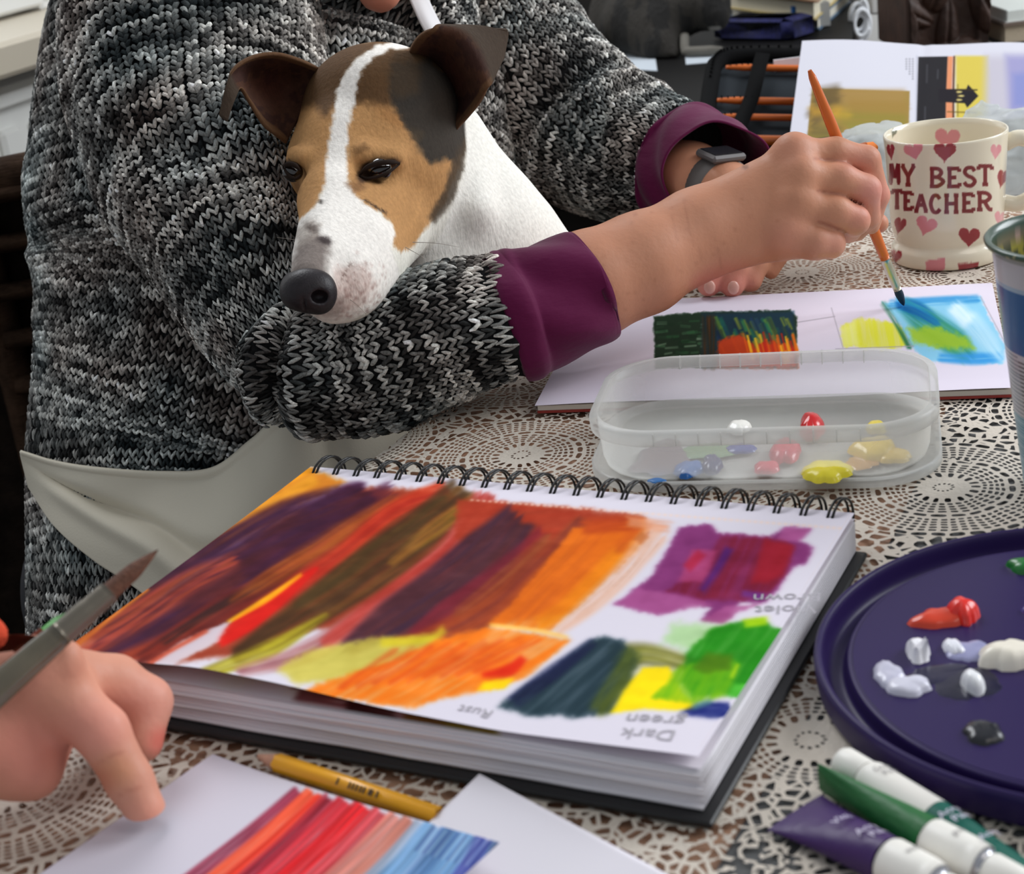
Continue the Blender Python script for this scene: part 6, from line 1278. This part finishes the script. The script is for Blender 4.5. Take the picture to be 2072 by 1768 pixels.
# hair and face details (above the frame)
m_hair = mat('grey_brown_hair', rgb(120, 104, 88), .6, noise=(60, .3, (1, 1, .1)), bump=(300, .6, .003, (1, 1, .1)))
V, Fq = nets(lambda P: smax(ellip(P, W(780, -285, 1.215), (.083, .102, .108), AXC), -ellip(P, W(772, -190, 1.09), (.068, .090, .085), AXC), .01), W(780, -280, 1.21) - .16, W(780, -280, 1.21) + .16, .006); mesh_obj('hair', V, Fq, m_hair, per)
m_eyeb = mat('eyeball', vcol=True, rough=.15)
for s_ in (-1, 1):
    cN = W(770 + s_ * 92, -285, 1.112); V, Fq = nets(lambda P: ball(P, cN, .012), cN - .016, cN + .016, .002, 4); pk = PX(V); ir = np.hypot(pk[:, 0] - (770 + s_ * 92), pk[:, 1] + 272) < 15; cl_ = np.where(ir[:, None], s2l((60, 46, 36)), s2l((220, 214, 208))); mesh_obj('eye', V, Fq, m_eyeb, per, colors=cl_)
    cU = cN + AXC[2] * -.0015; V, Fq = nets(lambda P: smax(ball(P, cU, .0132), (P - cU) @ AXC[1] - .001, .002), cN - .018, cN + .018, .002, 4); mesh_obj('eyelid', V, Fq, m_skin, per, colors=np.tile(s2l((192, 134, 106)), (len(V), 1)))
    tube_obj('eyebrow', [W(770 + s_ * 55, -322, 1.088), W(770 + s_ * 95, -336, 1.090), W(770 + s_ * 135, -322, 1.102)], [.002, .003, .001], m_hair, per, 8)
tube_obj('lips', [W(735, -112, 1.098), W(768, -118, 1.082), W(801, -112, 1.098)], [.002, .005, .002], mat('lips', rgb(176, 92, 88), .4), per, 10)
# wrist watch on the far arm
m_wt = mat('grey_strap', rgb(104, 100, 98), .5); m_wc = mat('watch_steel', rgb(98, 94, 94), .5)
wc = W(1452, 384, 1.168); ax_ = W(1480, 398, 1.15) - W(1410, 365, 1.185); ax_ /= np.linalg.norm(ax_); n1 = -np.array(AXC[1]) - ax_ * (-np.array(AXC[1]) @ ax_); n1 /= np.linalg.norm(n1); n2 = np.cross(ax_, n1)
wa = empty('wristwatch', wc, 'grey strapped wristwatch on the far wrist under the maroon cuff', 'watch')
a = np.linspace(0, 2 * np.pi, 40, endpoint=False); V = []
for rr, xx in ((.0232, -.009), (.0248, -.008), (.0248, .008), (.0232, .009)): V.append(wc + ax_ * xx + np.outer(np.cos(a) * rr, n1) + np.outer(np.sin(a) * rr, n2))
V = np.array(V).transpose(1, 0, 2).reshape(-1, 3); mesh_obj('strap', V, [list(map(int, q)) for q in gridfaces(40, 4, True)], m_wt, wa)
nf = n1 * .82 - np.array(AXC[2]) * .35; nf -= ax_ * (nf @ ax_); nf /= np.linalg.norm(nf); cb = wc + nf * .0262; V, Fq = box(cb, (.0125, .0145, .0028), np.array([ax_, np.cross(nf, ax_), nf]), .0018); mesh_obj('case', V, Fq, m_wc, wa, smooth=False)
V, Fq = box(cb + nf * .0029, (.0098, .0116, .0005), np.array([ax_, np.cross(nf, ax_), nf])); mesh_obj('dial', V, Fq, mat('watch_glass', rgb(40, 40, 44), .08), wa, smooth=False)

# apron : straps and skirt
m_apr = mat('cream_canvas', rgb(206, 198, 180), .8, bump=(600, .3, .0006)); m_str = mat('white_tape', rgb(236, 234, 236), .6)
def front(S, u, v):
    if isinstance(S, tuple): return min(front(q, u, v) for q in S)
    if not hasattr(S, 'fp'):
        th = np.linspace(-np.pi, 0, 120); l = np.linspace(0, 1, 160) * S.len; TH, LL = np.meshgrid(th, l, indexing='ij'); S.fp = S(LL.ravel(), TH.ravel()); S.fq = PX(S.fp)
    k = np.hypot(S.fq[:, 0] - u, S.fq[:, 1] - v); i = np.argsort(k)[:3]
    if k[i[0]] > 40: return 9.0
    P = S.fp[i].mean(0); return P[1] * CP - (P[2] - CAMH) * SP
for L_, R_2 in (([(592, -30), (600, 0), (622, 28), (640, 58), (655, 90)], [(560, -60), (598, -4), (616, 22), (640, 56), (655, 90)]), ([(812, -40), (828, 0), (846, 40), (868, 82), (895, 140)], [(850, -40), (866, 0), (886, 42), (908, 84), (935, 140)])):
    if L_[0][0] < 700: L_ = [(560, -70), (596, -30), (612, 0), (628, 28), (646, 62)]; R_2 = [(620, -70), (632, -30), (637, 0), (641, 28), (647, 62)]
    net = [[W(u, v, front((torso, upper), u, v) - .008) for u, v in L_], [W((a[0] + b[0]) / 2, (a[1] + b[1]) / 2, front((torso, upper), (a[0] + b[0]) / 2, (a[1] + b[1]) / 2) - .010) for a, b in zip(L_, R_2)], [W(u, v, front((torso, upper), u, v) - .008) for u, v in R_2]]
    G = surf(np.array(net), 9, 30); V, Fq = sheet(G, .0012); mesh_obj('apron_strap', V, Fq, m_str, per)
tops = [(42, 914, 1.262), (110, 934, 1.19), (200, 948, 1.135), (320, 956, 1.105), (430, 948, 1.085), (510, 890, 1.07), (600, 820, 1.06), (730, 830, 1.06), (880, 850, 1.09)]
bots = [(60, 985, 1.255), (112, 1064, 1.175), (190, 1132, 1.115), (285, 1196, 1.075), (400, 1300, 1.05), (560, 1300, 1.04), (700, 1290, 1.04), (830, 1250, 1.05), (960, 1150, 1.08)]
net = []
for i_, (a, b) in enumerate(zip(tops, bots)):
    row = []
    for f in (0, .25, .5, .75, 1):
        u, v, d_ = a[0] + (b[0] - a[0]) * f, a[1] + (b[1] - a[1]) * f, a[2] + (b[2] - a[2]) * f - .012 * math.sin(math.pi * f)
        if i_ < 7: d_ = min(d_, front(torso, max(u, 78), v) - (.010 if i_ else .004))
        row.append(W(u, v, d_))
    net.append(row)
G = surf(np.array(net), 120, 60); u_, v_ = np.meshgrid(np.linspace(0, 1, 120), np.linspace(0, 1, 60), indexing='ij')
vd = (G - camp); vd /= np.linalg.norm(vd, axis=2)[..., None]
wv = .010 * np.exp(-((v_ - (.30 + .55 * (u_ - .15))) / .07) ** 2) * sstep(.0, .25, u_) * sstep(.75, .5, u_) - .008 * np.exp(-((v_ - (.50 + .55 * (u_ - .15))) / .09) ** 2) * sstep(.05, .3, u_) + .006 * np.sin(v_ * 9 + u_ * 14) * u_ + .006 * np.exp(-((u_ - .80) / .03) ** 2) + .0035 * np.exp(-((v_ - .02) / .02) ** 2) * -1
G = G + vd * wv[..., None]; V, Fq = sheet(G, .0014); mesh_obj('apron', V, Fq, m_apr, per)
m_tr = mat('dark_trousers', rgb(30, 30, 36), .9)
def legs(P):
    d = cone(P, W(300, 1190, 1.30), L(.02, .30, -.30), .10, .075); d = smin(d, cone(P, W(420, 1200, 1.22), L(.0, .06, -.30), .095, .075), .03)
    for a, b in ((L(.02, .30, -.30), L(.05, .30, -.72)), (L(.0, .06, -.30), L(.04, .06, -.72))): d = smin(d, cone(P, a, b, .07, .05), .02)
    return d
V, Fq = nets(legs, np.minimum(W(300, 1190, 1.30), L(0, 0, -.75)) - [.2, .25, .0], np.maximum(W(300, 1190, 1.30), L(.05, .4, 0)) + [.2, .2, .12], .012); V[:, 2] = np.maximum(V[:, 2], -.748); mesh_obj('trousers', V, Fq, m_tr, per)

# brushes in the hand
m_fer = mat('silver_ferrule', rgb(196, 190, 170), .28, metal=.85); m_brs = mat('dark_bristle', rgb(26, 44, 60), .7)
tp_, tt_ = W(1829, 618, 1.0465), W(1638, 142, .985); D_ = tp_ - tt_; Lb = np.linalg.norm(D_); f = lambda x: tt_ + D_ * x
bb = empty('paintbrush', tp_ * [1, 1, 0] + np.array([0, 0, .006]), 'orange handled brush in the painting hand, tip touching the blue swatch', 'paintbrush')
xs_ = np.linspace(0, .80, 30); tube_obj('handle', np.array([f(x) for x in xs_]), np.interp(xs_, [0, .012, .04, .2, .55, .72, .80], [.0012, .0021, .0025, .0035, .0040, .0034, .0030]), m_or, bb, 16)
xs_ = np.linspace(.79, .93, 8); tube_obj('ferrule', np.array([f(x) for x in xs_]), np.interp(xs_, [.79, .80, .84, .845, .93], [.0030, .0033, .0031, .0034, .0026]), m_fer, bb, 16)
xs_ = np.linspace(.925, 1, 8); tube_obj('bristles', np.array([f(x) for x in xs_]), np.interp(xs_, [.925, .95, .985, 1], [.0025, .0029, .0018, .0004]), m_brs, bb, 14)
a_, b_ = W(1640, 330, 1.06), W(1776, 297, 1.055); b2 = empty('paintbrush', a_, 'orange brush end poking out behind the index finger', 'paintbrush'); D_ = b_ - a_
tube_obj('handle', [a_, a_ + D_ * .5, a_ + D_ * .85], [.004, .0045, .0050], m_or, b2, 12); tube_obj('bristles', [a_ + D_ * .84, a_ + D_ * .95, b_], [.0046, .0040, .0010], mat('orange_bristle', rgb(226, 120, 30), .7), b2, 12)

# chair behind
m_chr = mat('brown_wicker', rgb(70, 52, 40), .85, spec=.1, noise=(60, .4), bump=(120, .8, .004, (1, 1, 6)))
ch = empty('chair', W(100, 1200, 1.5) * [1, 1, 0] + np.array([0, 0, -.75]), 'dark brown woven chair behind the person in the grey sweater', 'chair')
cx0, cx1 = W(-70, 700, 1.46), W(700, 700, 1.52)
for k in range(9):
    z_ = W(0, 395, 1.47)[2] - k * .046; p0_ = np.array([W(-60, 400, 1.47)[0], W(-60, 400, 1.47)[1], z_]); p1_ = p0_ + np.array([.36, .03, 0]); tube_obj('woven_band', [p0_, p0_ * .5 + p1_ * .5 + [0, .02, 0], p1_], .0245, m_chr, ch, 10, flat=.35)
p0_ = np.array([W(-60, 400, 1.47)[0], W(-60, 400, 1.47)[1], 0]); zt = W(0, 365, 1.47)[2]
tube_obj('top_rail', [p0_ + [-.02, 0, zt], p0_ + [.18, .03, zt + .01], p0_ + [.38, .03, zt]], .018, m_chr, ch, 12)
for x_ in (-.005, .37): tube_obj('leg', [p0_ + [x_, .02, zt], p0_ + [x_, .02, -.3], p0_ + [x_, .03, -.749]], .016, m_chr, ch, 10)
for x_ in (-.005, .37): tube_obj('leg', [p0_ + [x_ + .05, -.38, -.32], p0_ + [x_ + .05, -.38, -.749]], .016, m_chr, ch, 10)
box_obj('back_panel', p0_ + [.02, .045, (zt - .66) / 2], (.37, .012, (zt + .66) / 2), mat('dark_chair_cloth', rgb(32, 25, 20), .9, spec=.1, noise=(50, .5), bump=(150, .8, .004, (1, 1, 5))), ch, bev=.004)
box_obj('seat', p0_ + [.21, -.18, -.335], (.22, .22, .02), m_chr, ch, bev=.01)
# ================================================================== THE HAND AT THE FRONT LEFT
p2_ = empty('person', W(-160, 1560, .60) * [1, 1, 0], 'second person at the front left, pointing at the painted card and holding two brushes', 'person')
def fronthand(P):
    k = .004
    d = multi(P, [(pc(-420, 1440, .60, 120), pc(-160, 1450, .605, 118)), (pc(-160, 1450, .605, 112), pc(20, 1400, .61, 92)), (pc(-120, 1500, .61, 110), pc(20, 1480, .615, 100)), (pc(20, 1400, .61, 90), pc(100, 1395, .612, 84)), (pc(10, 1500, .618, 92), pc(60, 1490, .62, 80))], .012)
    idx = multi(P, [(pc(100, 1385, .606, 66), pc(205, 1480, .602, 55)), (pc(205, 1480, .602, 54), pc(262, 1580, .602, 47)), (pc(262, 1580, .602, 47), pc(294, 1638, .600, 41))], .003)
    mid = multi(P, [(pc(120, 1370, .618, 64), pc(232, 1382, .632, 56)), (pc(232, 1382, .632, 56), pc(296, 1420, .636, 51)), (pc(296, 1420, .636, 51), pc(286, 1500, .632, 44))], .003)
    rng = multi(P, [(pc(60, 1420, .636, 60), pc(190, 1440, .655, 50)), (pc(190, 1440, .655, 50), pc(230, 1500, .650, 42))], .003)
    thb = multi(P, [(pc(-40, 1500, .600, 90), pc(40, 1548, .604, 66)), (pc(40, 1548, .604, 64), pc(72, 1566, .606, 48))], .006)
    t1 = multi(P, [(pc(-60, 1350, .60, 70), pc(50, 1345, .596, 52)), (pc(50, 1345, .596, 50), pc(130, 1330, .598, 36))], .006)
    d = smin(d, idx, .008); d = smin(d, mid, .0035); d = smin(d, rng, .003); d = smin(d, thb, .010); d = smin(d, t1, .010)
    return d
V, Fq = nets(fronthand, W(-420, 1440, .60) - [.03, .06, .05], W(300, 1500, .64) + [.03, .06, .06], .0014)
V[:, 2] = np.maximum(V[:, 2], .0014)
c = Canvas(PX(V), (214, 150, 126), 1.0)
for (u, v, r, col, a) in ((190, 1470, 60, (226, 150, 134), .7), (300, 1655, 44, (228, 156, 134), .8), (310, 1420, 60, (230, 160, 142), .7), (330, 1500, 30, (214, 96, 84), .6), (60, 1520, 90, (206, 128, 112), .7), (235, 1560, 36, (220, 152, 112), .6), (30, 1340, 60, (220, 150, 130), .6), (200, 1580, 30, (196, 110, 84), .5)): c.ell(u, v, r, r * .9, col, r * .7, 0, a)
for q in ([(196, 1545), (225, 1530), (252, 1520)], [(236, 1612), (262, 1600), (286, 1592)]): c.stroke(q, 5, (188, 118, 96), 4, .5)
mesh_obj('body', V, Fq, m_skin, p2_, colors=c.lin())
m_slv = mat('orange_knit', rgb(220, 76, 44), .9, bump=(300, .8, .003)); V, Fq = tube([W(-470, 1430, .60), W(-300, 1430, .60), W(-150, 1405, .602), W(-40, 1350, .60), W(-10, 1335, .60)], [.030, .0305, .029, .018, .012], 30)
slv = Loft([(-470, 1440, .60, 150, .030), (-300, 1440, .602, 152, .030), (-140, 1430, .604, 148, .029), (-95, 1425, .604, 142, .028)], None, 60); V, Fq = slv.base('s', None, None, 60, 30, 0); mesh_obj('sleeve', V, Fq, m_slv, p2_)
tube_obj('cuff', catmull(np.array([W(-110, 1278, .603), W(-60, 1270, .60), W(-22, 1284, .598), W(-8, 1310, .602)]), 14), np.interp(np.linspace(0, 1, 14), [0, .8, 1], [.009, .0062, .002]), m_slv, p2_, 12)
# two brushes crossing the hand
m_acr = mat('clear_acrylic', rgb(92, 84, 68), .2, coat=.5, noise=(60, .25, (1, 1, .3))); m_bb = mat('brown_bristle', rgb(98, 62, 46), .8, noise=(500, .25), bump=(700, .5, .001)); m_fr2 = mat('dull_ferrule', rgb(120, 112, 100), .35, metal=.6); m_hgr = mat('green_paint_film', rgb(60, 140, 50), .5); m_hrd = mat('brown_red_handle', rgb(120, 66, 46), .5)
t_, e_ = W(320, 1112, .600), W(-70, 1450, .570); D_ = e_ - t_; f = lambda x: t_ + D_ * x
q1 = empty('paintbrush', f(.5), 'brown bristled brush with a silver ferrule held in the front left hand', 'paintbrush', 'brushes held in the front hand')
xs_ = np.linspace(0, .27, 14); tube_obj('bristles', np.array([f(x) for x in xs_]), np.interp(xs_, [0, .04, .13, .27], [.0002, .0015, .0037, .0042]), m_bb, q1, 18, flat=.8)
xs_ = np.linspace(.26, .52, 14); tube_obj('ferrule', np.array([f(x) for x in xs_]), np.interp(xs_, [.26, .27, .36, .37, .52], [.0042, .0044, .0044, .0046, .0047]), m_fr2, q1, 22)
xs_ = np.linspace(.515, 1, 14); tube_obj('handle', np.array([f(x) for x in xs_]), np.interp(xs_, [.5, .56, .8, 1], [.0047, .0052, .0060, .0066]), m_acr, q1, 22)
a2, b2_ = W(150, 1238, .618), W(-80, 1440, .592); D2 = b2_ - a2; q2 = empty('paintbrush', a2, 'second brush with green paint on it, just behind the silver ferrule', 'paintbrush', 'brushes held in the front hand')
tube_obj('handle', [a2 + D2 * .25, a2 + D2 * .6, b2_], [.0042, .0050, .0052], m_hrd, q2, 16); tube_obj('bristles', [a2, a2 + D2 * .12, a2 + D2 * .27], [.0012, .0040, .0042], m_hgr, q2, 16, flat=.8)
